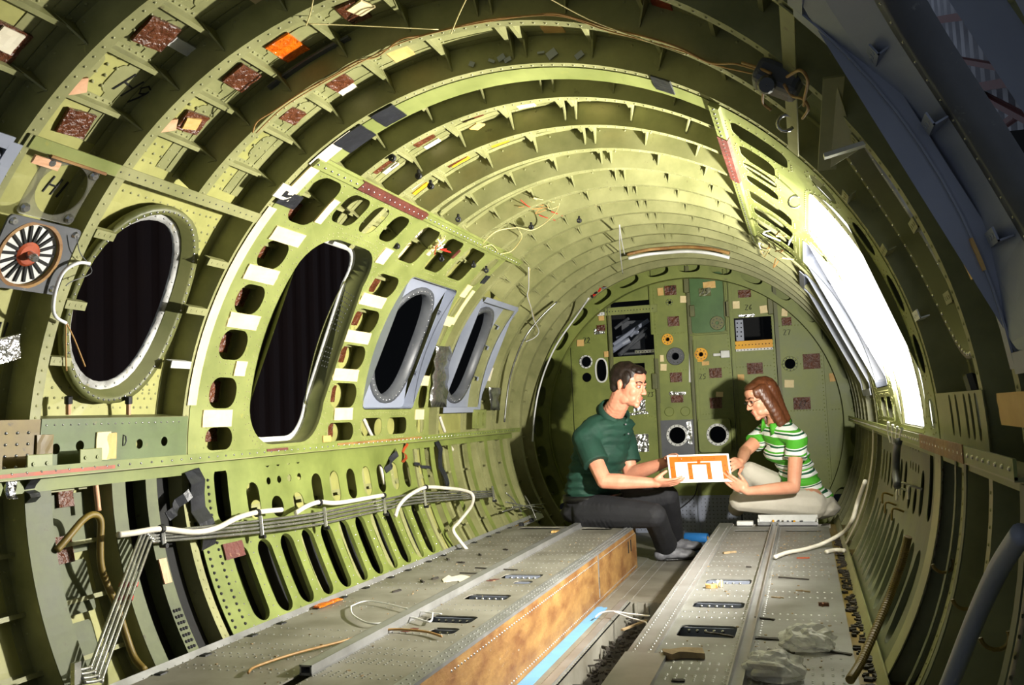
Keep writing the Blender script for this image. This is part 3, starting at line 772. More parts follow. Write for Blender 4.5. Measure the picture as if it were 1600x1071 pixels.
# seam stiffeners and hinge blocks
for x, zt, zb, m in ((-.232, 1.0, .62, 'bulk_primer'), (-.218, .45, -.5, 'dark_primer'), (.026, 1.08, -.5, 'dark_primer'), (.05, .56, -.5, 'bulk_primer'), (.306, 1.03, -.5, 'bulk_primer'), (.598, .9, -.2, 'dark_primer'), (.892, .5, -.5, 'bulk_primer'), (-.536, .86, .3, 'dark_primer'), (.023, -.5, ZA, 'grey_paint')):
    b = MB(); b.box((x, YB - .014, (zt + zb) / 2), (.004, .03, zt - zb)); b.box((x + .010, YB - .006, (zt + zb) / 2), (.022, .004, zt - zb)); b.build('seam_stiffener', m, wall_back)
for a, b_ in ((745, 180), (1165, 285), (588, 660), (945, 300), (775, 310)):
    x, z = bk(a, b_); MB().box((x, YB - .016, z), (.035, .03, .11 if b_ != 310 else .08), bev=.004).build('hinge_block', 'dark_primer', wall_back)
# raised green door, angle frame
x0, z1 = bk(757, 118); x1, z0 = bk(940, 410)
plate('access_door', rrect(x0, x1, z0, min(z1, 1.02), .02), [], lambda u, v, t: Vector((u, YB - .018 + t, v)), .018, 'door_green', wall_back)
b = MB(); b.box(((x0 + x1) / 2, YB - .02, z0 - .012), (x1 - x0 + .03, .03, .008)); b.box((x1 + .012, YB - .016, (z0 + z1) / 2), (.008, .03, z1 - z0)); b.build('door_frame', 'bulk_primer', wall_back)
def face(a, b_, y=YB): x, z = bk(a, b_); return Vector((x, y, z))
FWD = Vector((0, -1, 0))
def ringport(name, a, b_, ro, ri, m, bolts=12, h=.012, base=YB):
    c = face(a, b_, base); ro *= BS; ri *= BS
    o = MB().lathe(c, FWD, [(ri, -.03), (ri, h), (ro * .96, h), (ro, h * .6), (ro, 0), (ri * 1.02, 0)], 32).build(name, m, wall_back)
    rv = []
    for k in range(bolts):
        t = 2 * math.pi * k / bolts; rr = (ro + ri) / 2; rv.append((c + Vector((rr * math.cos(t), -h, rr * math.sin(t))), FWD))
    rivets('port_bolts', rv, .0048, .003, 'grey_dark' if m != 'grey_dark' else 'steel', o)
    return o
# equipment plates under the two big ports
x0, z1 = bk(615, 856); x1, z0 = bk(790, 1035); c700 = circ_at(700, 930, 44)
plate('port_plate', [(x0, z0), (x1, z0), (x1, z1), (x0, z1)], [c700], lambda u, v, t: Vector((u, YB - .012 + t, v)), .010, 'grey_dark', wall_back)
x0, z1 = bk(805, 850); x1, z0 = bk(975, 1010)
plate('port_box', rrect(x0, x1, z0, z1, .02), [circ_at(905, 925, 44)], lambda u, v, t: Vector((u, YB - .06 + t, v)), .058, 'bulk_primer', wall_back)
ringport('port_ring', 700, 930, 56, 43, 'white_paint', 14, .008, YB - .012); ringport('port_ring', 905, 925, 56, 43, 'white_paint', 14, .008, YB - .06)
x0, z1 = bk(612, 768); x1, z0 = bk(788, 853); plate('cap_plate', rrect(x0, x1, z0, z1, .01), [], lambda u, v, t: Vector((u, YB - .008 + t, v)), .008, 'bulk_primer', wall_back)
for a, b_ in ((660, 812), (740, 810)): MB().lathe(face(a, b_, YB - .008), FWD, [(.001, .012), (22 * BS, .012), (24 * BS, .008), (24 * BS, 0), (.001, 0)], 28).build('blank_cap', 'bulk_primer', wall_back)
ringport('port_ring', 690, 535, 46, 19, 'grey_dark', 10, .014); ringport('port_ring', 650, 450, 30, 11, 'yellow_label', 8, .006); ringport('port_ring', 817, 525, 34, 12, 'yellow_label', 8, .008)
ringport('port_ring', 1262, 572, 38, 26, 'bulk_primer', 12, .008); ringport('port_ring', 660, 265, 18, 9, 'bulk_primer', 6, .006); ringport('port_ring', 900, 370, 36, 9, 'dark_primer', 8, .02, YB - .018)
ringport('port_ring', 242, 562, 36, 29, 'white_paint', 10, .005)
x, z = bk(320, 605); lp0 = ell(x, z, 27 * BS, 58 * BS, 28, 2.4); lp1 = ell(x, z, 35 * BS, 66 * BS, 28, 2.4)
plate('port_ring', lp1, [lp0], lambda u, v, t: Vector((u, YB - .006 + t, v)), .006, 'white_paint', wall_back)
MB().box(face(940, 525, YB - .02), (.06, .04, .05), bev=.004).box(face(905, 527, YB - .012), (.07, .02, .02), bev=.004).build('latch_block', 'white_paint', wall_back)
x0, z1 = bk(785, 495); x1, z0 = bk(850, 560); plate('port_bracket', [(x0, z0), (x1 - .03, z0), (x1 - .03, z1), (x0, z1)], [circ_at(817, 525, 12, 12)], lambda u, v, t: Vector((u, YB - .004 + t, v)), .004, 'yellow_label', wall_back)
# bars across the two cut-outs and what shows behind
def bk_bar(a0, a1, b0, b1, m, dy=0.02):
    p = face(a0, b0, YB - dy); q = face(a1, b1, YB - dy); b = MB(); b.box((p + q) / 2, (abs(q.x - p.x), .006, abs(q.z - p.z))); b.box(((p + q) / 2) + Vector((0, .015, abs(q.z - p.z) / 2)), (abs(q.x - p.x), .03, .004)); o = b.build('cross_bar', m, wall_back)
    n = int(abs(q.x - p.x) / .022); rivets('bar_rivets', [((min(p.x, q.x) + .012 + k * .022, YB - dy - .003, (p.z + q.z) / 2), FWD) for k in range(n)], .0045, .002, 'ink', o)
bk_bar(338, 600, 297, 314, 'doubler_primer'); bk_bar(980, 1180, 462, 488, 'yellow_label', -.01)
bk_bar(300, 345, 318, 330, 'white_paint', 0.01); bk_bar(990, 1180, 495, 502, 'white_paint', -.03)
random.seed(21)
for (a0, b0, a1, b1, w, m) in ((350, 470, 520, 335, .03, 'grey_paint'), (345, 380, 420, 330, .022, 'grey_dark'), (380, 520, 500, 400, .035, 'grey_dark'), (350, 430, 470, 400, .026, 'grey_paint'), (420, 470, 520, 380, .02, 'grey_dark'), (350, 500, 430, 440, .04, 'grey_paint'), (430, 420, 490, 375, .02, 'grey_paint')):
    p = face(a0, b0, YB + .16 + random.uniform(0, .2)); q = face(a1, b1, YB + .16 + random.uniform(0, .2))
    MB().tube([p, p.lerp(q, .5) + Vector((0, .03, .01)), q], w / 2, 8).build('linkage', m, wall_back)
plate('inner_bracket', rect(350, 330, 480, 520), [], lambda u, v, t: Vector((u, YB + .5 + t, v)), .01, 'grey_dark', wall_back)
plate('inner_bracket', rect(985, 350, 1030, 455), [circ_at(995, 365 + 22 * k, 4, 10) for k in range(4)] + [circ_at(1015, 365 + 22 * k, 4, 10) for k in range(4)], lambda u, v, t: Vector((u, YB + .06 + t, v)), .006, 'grey_paint', wall_back)
bk_bar(470, 610, 502, 508, 'steel', -.12)

# ---------------------------------------------------------------- decals: pads, tapes, paper (slightly crumpled thin sheets)
def sheet(name, fn, w, h, m, parent, th=.0025, crumple=.0015, rot=0.0, nx=4, ny=4):
    vs = []; fs = []; c, s_ = math.cos(rot), math.sin(rot)
    for L in (0, 1):
        for j in range(ny + 1):
            for i in range(nx + 1):
                a = (i / nx - .5) * w; b = (j / ny - .5) * h; e = random.uniform(-1, 1) * .02
                a2 = a * c - b * s_; b2 = a * s_ + b * c
                t = (th + random.uniform(0, crumple)) if L == 0 else -.001
                vs.append(fn(a2 * (1 + e), b2 * (1 + e), t))
    K = (nx + 1) * (ny + 1)
    for j in range(ny):
        for i in range(nx):
            q = j * (nx + 1) + i; fs.append((q, q + 1, q + nx + 2, q + nx + 1)); fs.append((K + q, K + q + nx + 1, K + q + nx + 2, K + q + 1))
    ed = [j * (nx + 1) for j in range(ny + 1)]; loop = list(range(nx + 1)) + [j * (nx + 1) + nx for j in range(1, ny + 1)] + [ny * (nx + 1) + i for i in range(nx - 1, -1, -1)] + [j * (nx + 1) for j in range(ny - 1, 0, -1)]
    for k in range(len(loop)):
        a, b = loop[k], loop[(k + 1) % len(loop)]; fs.append((b, a, a + K, b + K))
    return obj(name, vs, fs, m, parent)
def surf_c(x, y, R):
    th, yy = on_c(x, y, R); sg = 1 if th > 90 and th < 270 else -1
    return lambda a, b, t: cp(th - sg * math.degrees(b / R), yy + a, R - t)
def surf_b(a0, b0, y=YB):
    x, z = bk(a0, b0); return lambda a, b, t: Vector((x + a, y - t, z + b))
random.seed(5)
for a, b_, w, h in ((665, 205, 60, 50), (680, 360, 58, 50), (693, 640, 60, 50), (698, 748, 62, 38), (1035, 222, 62, 38), (890, 618, 62, 50), (892, 768, 60, 55), (1087, 595, 76, 56), (1322, 770, 80, 60), (318, 393, 45, 32), (1245, 360, 46, 40), (1370, 560, 80, 74), (838, 215, 60, 42)):
    sheet('sample_pad', surf_b(a, b_, YB - (.02 if a == 838 else 0)), w * BS, h * BS, 'brown_pad' if a != 838 else 'dark_primer', wall_back, .006, .004)
for a, b_, w, h in ((510, 780, 62, 62), (525, 968, 66, 92), (762, 915, 24, 120), (635, 825, 0, 0)):
    if w: sheet('foil_pad', surf_b(a, b_, YB - (.014 if a > 700 else 0)), w * BS, h * BS, 'foil', wall_back, .006, .006, 0, 6, 6)
for a, b_, w, h, m in ((860, 180, 62, 35, 'paper_tan'), (615, 212, 30, 40, 'paper_tan'), (730, 250, 35, 35, 'masking_tape'), (215, 468, 38, 35, 'paper_tan'), (622, 545, 20, 35, 'masking_tape'), (630, 590, 32, 35, 'masking_tape'), (840, 570, 36, 20, 'paper_tan'), (993, 278, 34, 38, 'masking_tape'), (1130, 300, 36, 38, 'masking_tape'), (1235, 315, 28, 38, 'masking_tape'), (1258, 672, 45, 38, 'masking_tape'), (1017, 640, 32, 30, 'paper_tan'), (1475, 640, 30, 40, 'paper_tan'), (345, 524, 25, 30, 'paper_tan'), (320, 345, 30, 25, 'paper_tan'), (310, 410, 55, 30, 'foil'), (910, 725, 36, 26, 'masking_tape'), (1045, 332, 80, 14, 'foil'), (505, 820, 100, 14, 'foil'), (700, 720, 84, 16, 'foil')):
    sheet('paper_tab', surf_b(a, b_, YB - (.022 if a == 860 else .0035)), w * BS, h * BS, m, wall_back, .0025, .002, random.uniform(-.12, .12))
sheet('white_strip', surf_b(765, 572), 15 * BS, 190 * BS, 'white_paint', wall_back, .006, .001, -.06)
# marker writing as thin strokes
GL = {'H': [[(0, 0), (0, 1)], [(.6, 0), (.62, 1)], [(0, .5), (.6, .52)]], '9': [[(.5, .95), (.2, 1), (.05, .75), (.25, .55), (.5, .7), (.52, .95), (.45, .4), (.3, 0)]],
      '1': [[(.25, 0), (.25, 1)]], '0': [[(.3, 1), (.05, .7), (.1, .2), (.35, 0), (.55, .3), (.5, .8), (.3, 1)]], '2': [[(.02, .8), (.25, 1), (.5, .8), (.3, .4), (0, .02), (.3, .06), (.6, .0)]],
      'Z': [[(0, 1), (.55, .98), (.05, 0), (.6, .03)]], '3': [[(.05, .95), (.5, .95), (.25, .58), (.5, .35), (.3, .0), (.02, .1)]], '4': [[(.3, 1), (.02, .4), (.6, .42)], [(.45, .75), (.42, 0)]],
      '5': [[(.55, 1), (.1, .97), (.08, .6), (.45, .55), (.45, .12), (.05, .02)]], '6': [[(.5, 1), (.15, .6), (.1, .15), (.4, .02), (.5, .3), (.15, .4)]], '7': [[(.02, .97), (.55, .97), (.25, 0)]],
      'D': [[(0, 0), (0, 1), (.4, .85), (.5, .4), (.3, .05), (0, 0)]]}
def write(txt, fn, size, parent, rot=0, w=.0022, lean=0):
    b = MB(); c, s_ = math.cos(rot), math.sin(rot)
    for i, ch in enumerate(txt):
        for st in GL[ch]:
            P = []
            for (u, v) in st:
                a = (i * .85 + u - len(txt) * .4 + lean * v) * size * .85; bb = (v - .5) * size
                P.append(fn(a * c - bb * s_, a * s_ + bb * c, .0012))
            b.tube(P, w, 5)
    return b.build('marker_writing', 'ink', parent)
for t, a, b_, s_ in (('Z2', 247, 455, 30), ('Z1', 110, 612, 22), ('Z3', 565, 725, 24), ('Z4', 672, 195, 26), ('Z5', 838, 213, 26), ('Z5', 826, 636, 26), ('Z6', 1055, 290, 26), ('Z7', 1247, 415, 26), ('Z7', 1325, 770, 26)):
    write(t, surf_b(a, b_, YB - (.012 if t == 'Z4' or (t == 'Z7' and a > 1300) else (.03 if a == 838 else .001))), s_ * BS, wall_back, 0, .0024, .1)
write('H9', surf_c(208, 140, RS - .0025), .062, ceiling, -.25, .0026, .15); write('H10', surf_c(97, 296, RS), .046, wall_left, -.1, .0026, .15)
write('H12', surf_c(8, 518, RS), .045, wall_left, 0, .0024, .1); write('D', surf_c(196, 688, 1.046), .03, wall_left, 0, .0016, 0)
# (x, y, radius, width along the axis, height, material, parent)
W_, C_, R_ = wall_left, ceiling, wall_right
for x, y, R, w, h, m, par, rot in (
    (243, 51, RS - .003, .085, .075, 'brown_pad', C_, .1), (117, 191, RS - .003, .075, .065, 'brown_pad', C_, .1), (299, 190, RS - .003, .075, .06, 'brown_pad', C_, .1), (377, 120, RS - .003, .08, .07, 'brown_pad', C_, 0), (4, 65, RS - .003, .08, .08, 'brown_pad', C_, 0),
    (449, 74, RS - .003, .1, .07, 'orange_foil', C_, 0), (552, 17, RS - .003, .09, .055, 'brown_pad', C_, 0), (529, 126, RS - .003, .075, .06, 'brown_pad', C_, 0), (456, 179, RS - .003, .07, .05, 'brown_pad', C_, .1),
    (661, 217, RS - .003, .05, .075, 'brown_pad', C_, 0), (736, 180, RS - .003, .04, .075, 'brown_pad', C_, 0), (595, 257, RS - .003, .05, .075, 'brown_pad', C_, 0), (712, 250, RS - .003, .03, .08, 'brown_pad', C_, 0), (1035, 8, RS - .003, .08, .05, 'rust_orange', C_, 0),
    (284, 72, RS - .005, .07, .03, 'white_paint', C_, 0), (299, 193, RS - .012, .045, .035, 'paper_tan', C_, .3), (540, 137, RS - .005, .05, .05, 'paper_white', C_, 0), (625, 82, RS - .003, .07, .06, 'paper_tan', C_, 0), (564, 12, RS - .01, .05, .05, 'masking_tape', C_, .3), (10, 62, RS - .012, .05, .05, 'paper_white', C_, 0), (410, 2, RS - .003, .06, .03, 'masking_tape', C_, 0),
    (675, 224, RS - .005, .03, .06, 'paper_white', C_, 0), (610, 262, RS - .005, .03, .06, 'paper_white', C_, 0), (745, 197, RS - .04, .04, .04, 'paper_tan', C_, .5), (864, 44, RS - .003, .045, .06, 'paper_tan', C_, 0), (931, 153, RS - .003, .03, .07, 'masking_tape', C_, 0), (970, 50, RS - .003, .03, .07, 'paper_tan', C_, 0), (822, 164, RS - .003, .035, .06, 'masking_tape', C_, 0),
    (781, 223, RS - .003, .025, .07, 'yellow_label', C_, 0), (719, 252, RS - .003, .025, .075, 'yellow_label', C_, 0), (657, 294, RS - .003, .025, .07, 'yellow_label', C_, 0), (790, 306, RS - .003, .025, .07, 'yellow_label', C_, 0), (741, 337, RS - .003, .025, .07, 'yellow_label', C_, 0), (772, 356, RS - .003, .03, .06, 'yellow_label', C_, 0), (951, 192, RS - .003, .02, .06, 'yellow_label', C_, 0), (651, 287, RS - .003, .025, .06, 'paper_white', C_, 0),
    (729, 281, 1.10, .05, .16, 'foil', C_, 0), (1111, 246, 1.10, .05, .16, 'foil', C_, 0), (1141, 324, 1.10, .05, .15, 'foil', C_, 0), (1036, 132, 1.047, .1, .055, 'black_tape', C_, 0), (607, 180, 1.047, .1, .075, 'black_tape', C_, 0), (554, 216, 1.047, .1, .1, 'black_tape', C_, 0),
    (863, 360, 1.10, .09, .07, 'black_tape', C_, .1), (831, 382, 1.10, .09, .06, 'black_tape', C_, .3), (1132, 341, 1.10, .09, .06, 'black_tape', C_, .1), (758, 437, 1.045, .05, .05, 'black_tape', C_, .1),
    (485, 98, 1.11, .05, .26, 'grey_dark', C_, 0),
    (111, 135, 1.10, .07, .04, 'pink_tape', C_, .6), (255, 197, 1.10, .07, .035, 'pink_tape', W_, .6), (72, 254, 1.044, .07, .02, 'pink_tape', W_, 0),
    (449, 370, 1.046, .17, .05, 'masking_tape', W_, 0), (408, 429, 1.046, .17, .052, 'masking_tape', W_, 0), (380, 502, 1.046, .16, .05, 'masking_tape', W_, 0), (375, 576, 1.046, .06, .05, 'masking_tape', W_, 0), (339, 654, 1.046, .15, .055, 'masking_tape', W_, 0),
    (559, 527, 1.046, .2, .05, 'masking_tape', W_, 0), (540, 586, 1.046, .2, .05, 'masking_tape', W_, 0), (536, 647, 1.046, .15, .05, 'masking_tape', W_, 0), (582, 470, 1.046, .2, .05, 'masking_tape', W_, 0), (600, 400, 1.046, .07, .07, 'masking_tape', W_, 0), (510, 686, 1.046, .06, .025, 'paper_tan', W_, 0),
    (510, 330, 1.046, .04, .1, 'masking_tape', W_, 0), (472, 282, 1.046, .05, .16, 'masking_tape', W_, 0), (445, 300, 1.044, .08, .05, 'paper_white', W_, 0), (452, 312, 1.044, .1, .05, 'black_tape', W_, 0),
    (628, 372, 1.06, .03, .1, 'masking_tape', W_, 0), (630, 392, RS - .003, .03, .09, 'masking_tape', W_, 0), (660, 360, RS - .003, .03, .1, 'paper_white', W_, 0), (680, 385, 1.046, .03, .1, 'masking_tape', W_, 0), (728, 455, 1.046, .06, .07, 'masking_tape', W_, 0), (722, 480, 1.046, .035, .2, 'masking_tape', W_, 0), (700, 502, 1.046, .1, .05, 'masking_tape', W_, 0), (663, 595, 1.046, .1, .05, 'masking_tape', W_, 0), (655, 648, 1.046, .1, .05, 'masking_tape', W_, 0), (712, 397, 1.046, .02, .05, 'rust_red', W_, 0),
    (411, 387, RS - .004, .045, .07, 'brown_pad', W_, 0), (347, 534, RS - .004, .06, .07, 'brown_pad', W_, 0), (331, 612, RS - .004, .06, .07, 'brown_pad', W_, 0), (327, 676, RS - .004, .06, .06, 'brown_pad', W_, 0), (375, 462, RS - .004, .06, .07, 'brown_pad', W_, 0), (452, 330, RS - .004, .06, .08, 'brown_pad', W_, 0),
    (555, 495, RS - .004, .06, .07, 'brown_pad', W_, 0), (532, 553, RS - .004, .06, .07, 'brown_pad', W_, 0), (516, 615, RS - .004, .06, .07, 'brown_pad', W_, 0), (512, 672, RS - .004, .06, .06, 'brown_pad', W_, 0), (583, 443, RS - .004, .06, .07, 'brown_pad', W_, 0),
    (100, 775, 1.115, .05, .06, 'brown_pad', W_, 0), (98, 860, 1.115, .055, .07, 'brown_pad', W_, 0), (68, 773, 1.11, .03, .06, 'foil', W_, 0), (12, 545, 1.04, .06, .06, 'foil', W_, .3), (365, 860, 1.044, .1, .05, 'rust_red', W_, 0), (257, 893, 1.042, .03, .07, 'pink_tape', W_, 0),
    (160, 697, 1.045, .05, .075, 'masking_tape', W_, 0), (68, 705, 1.042, .05, .08, 'olive_brown', W_, 0), (173, 697, 1.045, .035, .07, 'paper_tan', W_, 0),
    (805, 660, RS - .003, .06, .05, 'paper_white', W_, 0), (765, 585, 1.06, .06, .08, 'paper_white', W_, 0), (1520, 405, 1.045, .1, .05, 'paper_tan', R_, 0), (1600, 640, 1.045, .3, .05, 'paper_tan', R_, 0), (845, 395, RS - .003, .03, .05, 'paper_tan', C_, 0), (800, 320, RS - .003, .03, .05, 'paper_tan', C_, 0)):
    sheet({'brown_pad': 'sample_pad', 'foil': 'foil_patch', 'orange_foil': 'orange_pad', 'black_tape': 'black_tape', 'masking_tape': 'masking_tape', 'pink_tape': 'torn_tape', 'yellow_label': 'yellow_label', 'paper_white': 'paper_tab', 'paper_tan': 'paper_tab'}.get(m, 'paint_patch'), surf_c(x, y, R), w, h, m, par, .003 if m != 'brown_pad' else .006, .003 if m in ('brown_pad', 'foil', 'orange_foil') else .0015, rot)
# long masking tape on the big frame flange beside the exit
vs = []; fs = []
for k in range(13):
    th = 134.5 + k * 3.05
    for y in (2.276, 2.318): vs.append(cp(th, y, 1.0458))
for k in range(12): fs.append((2 * k, 2 * k + 1, 2 * k + 3, 2 * k + 2))
obj('masking_tape', vs, fs, 'masking_tape', wall_left)
vs = []; fs = []
for k in range(5):
    th = 116 + k * 2.2
    for y in (2.278, 2.335): vs.append(cp(th, y, 1.0458))
for k in range(4): fs.append((2 * k, 2 * k + 1, 2 * k + 3, 2 * k + 2))
obj('masking_tape', vs, fs, 'paper_white', ceiling)

# grey paint chips on the dark web of the big frame overhead
random.seed(14)
for x, y, w, h in ((737, 100, .016, .014), (768, 95, .02, .008), (783, 90, .022, .016), (862, 84, .028, .022), (905, 86, .024, .016), (845, 82, .02, .006), (793, 93, .02, .012)):
    p = on_y(x, y, 2.2585); sheet('paint_chip', (lambda p: lambda a, b, t: Vector((p.x + a, p.y - t * .3, p.z + b)))(p), w, h, 'grey_paint', ceiling, .0015, .0008, random.uniform(-.6, .6), 3, 3)

# ================================================================ FITTINGS ON THE WALLS
def cpx(x, y, R): th, yy = on_c(x, y, R); return cp(th, yy, R)
def wire(name, pts, r, m, parent=None, k=5, n=6): return MB().tube(spline(pts, k), r, n).build(name, m, parent, True)
# clear plastic plate marked H10 and the rusty fan grille below it
pl = rrect(138.1 * KD, 146.3 * KD, 1.50, 1.655, .01, 2); hc = ell(142 * KD, 1.583, .066, .066, 30)
plate('plastic_plate', pl, [hc], cyl_map(1.047), .004, 'plexi', wall_left, grid=(2 * KD, .2))
for t in (138.9, 145.4):
    for y in (1.515, 1.64): MB().lathe(cp(t, y, 1.047), cp(t, 0, -1), [(.001, .008), (.008, .008), (.012, .003), (.012, 0), (.001, 0)], 8).build('plate_screw', 'steel', wall_left)
bar('plate_edge', 138.0, 1.036, 1.047, 1.5, 1.66, .006, 'rust_web', wall_left); bar('strap', 137.1, 1.041, 1.0445, 1.44, 1.69, .03, 'doubler_primer', wall_left)
fc_t, fc_y = 151.3, 1.583
vp = plate('vent_panel', rrect(146.6 * KD, 156.0 * KD, 1.49, 1.695, .012, 3), [ell(fc_t * KD, fc_y, .078, .078, 36)], cyl_map(1.047), .005, 'grey_dark', wall_left, grid=(2 * KD, .2))
nrm = cp(fc_t, 0, -1); cen = cp(fc_t, fc_y, 1.052)
MB().lathe(cen, nrm, [(.075, .0), (.076, .008), (.084, .008), (.086, .0)], 40).build('vent_rim', 'rust_web', vp)
MB().lathe(cen, nrm, [(.001, -.004), (.076, -.004), (.076, -.008), (.001, -.008)], 36).build('vent_disc', 'white_paint', vp)
e1 = Vector((0, 1, 0)); e2 = nrm.cross(e1).normalized()
for k in range(18):
    a = 2 * math.pi * k / 18 + .1; d = e1 * math.cos(a) + e2 * math.sin(a); s_ = nrm.normalized().cross(d); c = cen + d * .050 + nrm.normalized() * -.002
    R = Matrix((d, s_, nrm.normalized())).transposed(); MB().box(c, (.040, .0065, .004), R).build('vent_slot', 'void_black', vp)
MB().lathe(cen, nrm, [(.001, .004), (.024, .004), (.030, .0), (.030, -.004), (.001, -.004)], 24).build('vent_hub', 'rust_orange', vp)
MB().lathe(cen, nrm, [(.001, .026), (.008, .026), (.010, .02), (.011, .004), (.001, .004)], 16).build('vent_knob', 'steel', vp)
for t, y in ((147.4, 1.505), (147.4, 1.68), (155.2, 1.505), (155.2, 1.68)): MB().lathe(cp(t, y, 1.047), nrm, [(.001, .006), (.007, .006), (.010, 0), (.001, 0)], 8).build('plate_screw', 'steel', vp)
# brackets on the left sill
for x, y in ((142, 715), (62, 725)):
    th, yy = on_c(x, y, 1.0); b = MB(); b.box(cp(th, yy, 1.0), (.004, .075, .045), None, .0015); b.lathe(cp(th, yy - .02, .998), (1, 0, 0), [(.001, .003), (.005, .003), (.005, -.002), (.001, -.002)], 8); b.lathe(cp(th, yy + .02, .998), (1, 0, 0), [(.001, .003), (.005, .003), (.005, -.002), (.001, -.002)], 8); b.build('sill_bracket', 'doubler_primer', wall_left)
for x, y in ((107, 620), (201, 620)):
    a = cpx(x, y + 28, 1.08); b_ = cpx(x, y, 1.08); w = MB().tube([a, a.lerp(b_, .6)], .007, 8).build('capped_stub', 'pink_tape', wall_left); MB().tube([a.lerp(b_, .6), b_], .010, 8).build('cap', 'black_rubber', w)
a = cpx(1545, 680, 1.08); b_ = cpx(1516, 590, 1.08); w = MB().tube([a, a.lerp(b_, .7)], .010, 8).build('capped_stub', 'white_paint', wall_right); MB().tube([a.lerp(b_, .7), b_], .014, 8).build('cap', 'black_rubber', w)
# triangular gusset bracket hanging on the right upper wall
p0 = cpx(1302, 160, 1.05); 
b = MB(); q0 = cpx(1303, 120, 1.06); q1 = cpx(1292, 265, 1.0); b.box((q0 + q1) / 2, (.035, .004, (q1 - q0).length), (q0 - q1).to_track_quat('Z', 'Y').to_matrix()); b.build('hanger_bracket', 'frame_primer', wall_right)
q2 = cpx(1340, 235, 1.05); obj('hanger_gusset', [q1, q0, q2, q1 + Vector((0, .004, 0)), q0 + Vector((0, .004, 0)), q2 + Vector((0, .004, 0))], [(0, 1, 2), (5, 4, 3), (0, 3, 4, 1), (1, 4, 5, 2), (2, 5, 3, 0)], 'frame_primer', wall_right)
b = MB(); b.box(cpx(1322, 234, 1.02), (.08, .02, .008), Matrix.Rotation(-.2, 3, 'Y')); b.build('hanger_bracket', 'white_paint', wall_right)
# ellipse plate with slots beside the near right window
hp = [ell((180 - 137) * KD + 0 * KD, 1.56, 2.0 * KD, .02, 16), ]
# small yellow bracket box aft of the last left window
x0, y0 = 745, 655; th, yy = on_c(x0, y0, 1.05)
plate('clip_box', rrect((th - 3) * KD, (th + 3) * KD, yy - .08, yy + .1, .004, 2), [ell(th * KD, yy - .03, 2.2 * KD, .022, 18), ell(th * KD, yy + .05, 2.2 * KD, .022, 18)], cyl_map(1.03), .018, 'doubler_primer', wall_left, grid=(2 * KD, .2))
# black straps and orange tag hanging off the left longeron
for (x, y, x2, y2, w, m) in ((620, 705, 605, 735, .03, 'black_tape'), (634, 690, 632, 722, .02, 'rust_orange'), (683, 690, 700, 770, .05, 'black_tape'), (648, 725, 675, 733, .015, 'black_tape'), (300, 735, 330, 855, .07, 'black_tape'), (262, 808, 300, 765, .03, 'black_tape'), (50, 745, 52, 785, .03, 'black_tape')):
    a = cpx(x, y, 1.035); c = cpx(x2, y2, 1.035); mid = a.lerp(c, .5) + cp(180, 0, -.0) * 0; dr = (c - a).normalized(); sd = dr.cross(cp(190, 0, 1)).normalized()
    vs = []; n = 6
    for k in range(n + 1):
        p = a.lerp(c, k / n) + cp(190, 0, -1) * (.012 * math.sin(k * 1.7)); vs += [p - sd * w / 2, p + sd * w / 2, p - sd * w / 2 + cp(190, 0, .003), p + sd * w / 2 + cp(190, 0, .003)]
    fs = []
    for k in range(n): i = 4 * k; fs += [(i, i + 1, i + 5, i + 4), (i + 2, i + 6, i + 7, i + 3), (i, i + 4, i + 6, i + 2), (i + 1, i + 3, i + 7, i + 5)]
    fs += [(0, 2, 3, 1), (4 * n, 4 * n + 1, 4 * n + 3, 4 * n + 2)]
    s0 = obj('hanging_strap', vs, fs, m, None, loc=a)
    tag(s0, {620: 'short curled black strap hanging below the exit sill', 634: 'short orange tag hanging below the left longeron', 683: 'long black strap hanging aft of the last upper oval hole', 648: 'narrow black strap sticking out beside the orange tag', 300: 'wide black strap draped in front of the forward tall oval hole', 262: 'black strap flap sticking out behind the cream hose end', 50: 'small black strap hanging under the fan grille bay'}[x], 'strap')
# silver foil blanket scrap hung between the two grey windows
vs = []; fs = []; random.seed(3)
for j in range(9):
    for i in range(4):
        x = 672 + i * 8 + (6 - j) * 1.2 + random.uniform(-1, 1); y = 540 + j * 12; th, yy = on_c(x, y, 1.04); vs.append(cp(th, yy, 1.035 + random.uniform(-.012, .006)))
for j in range(8):
    for i in range(3): q = j * 4 + i; fs.append((q, q + 1, q + 5, q + 4))
fo = obj('foil_blanket', vs, fs, 'foil', None, True, loc=vs[0]); md = fo.modifiers.new('s', 'SOLIDIFY'); md.thickness = .002
tag(fo, 'crumpled silver foil blanket scrap hanging between the grey windows', 'foil')
for (x, y, n_) in ((770, 625, 'torn silver foil scrap stuck beside the farthest aft grey window'), (10, 765, 'crumpled silver foil wad under the longeron near the fan grille')):
    vs = []; fs = []
    for j in range(5):
        for i in range(4): th, yy = on_c(x + i * 5 - 8 + random.uniform(-1, 1), y - 20 + j * 9, 1.05); vs.append(cp(th, yy, 1.04 + random.uniform(-.012, .006)))
    for j in range(4):
        for i in range(3): q = j * 4 + i; fs.append((q, q + 1, q + 5, q + 4))
    fo = obj('foil_scrap', vs, fs, 'foil', None, True, loc=vs[0]); fo.modifiers.new('s', 'SOLIDIFY').thickness = .002; tag(fo, n_, 'foil')

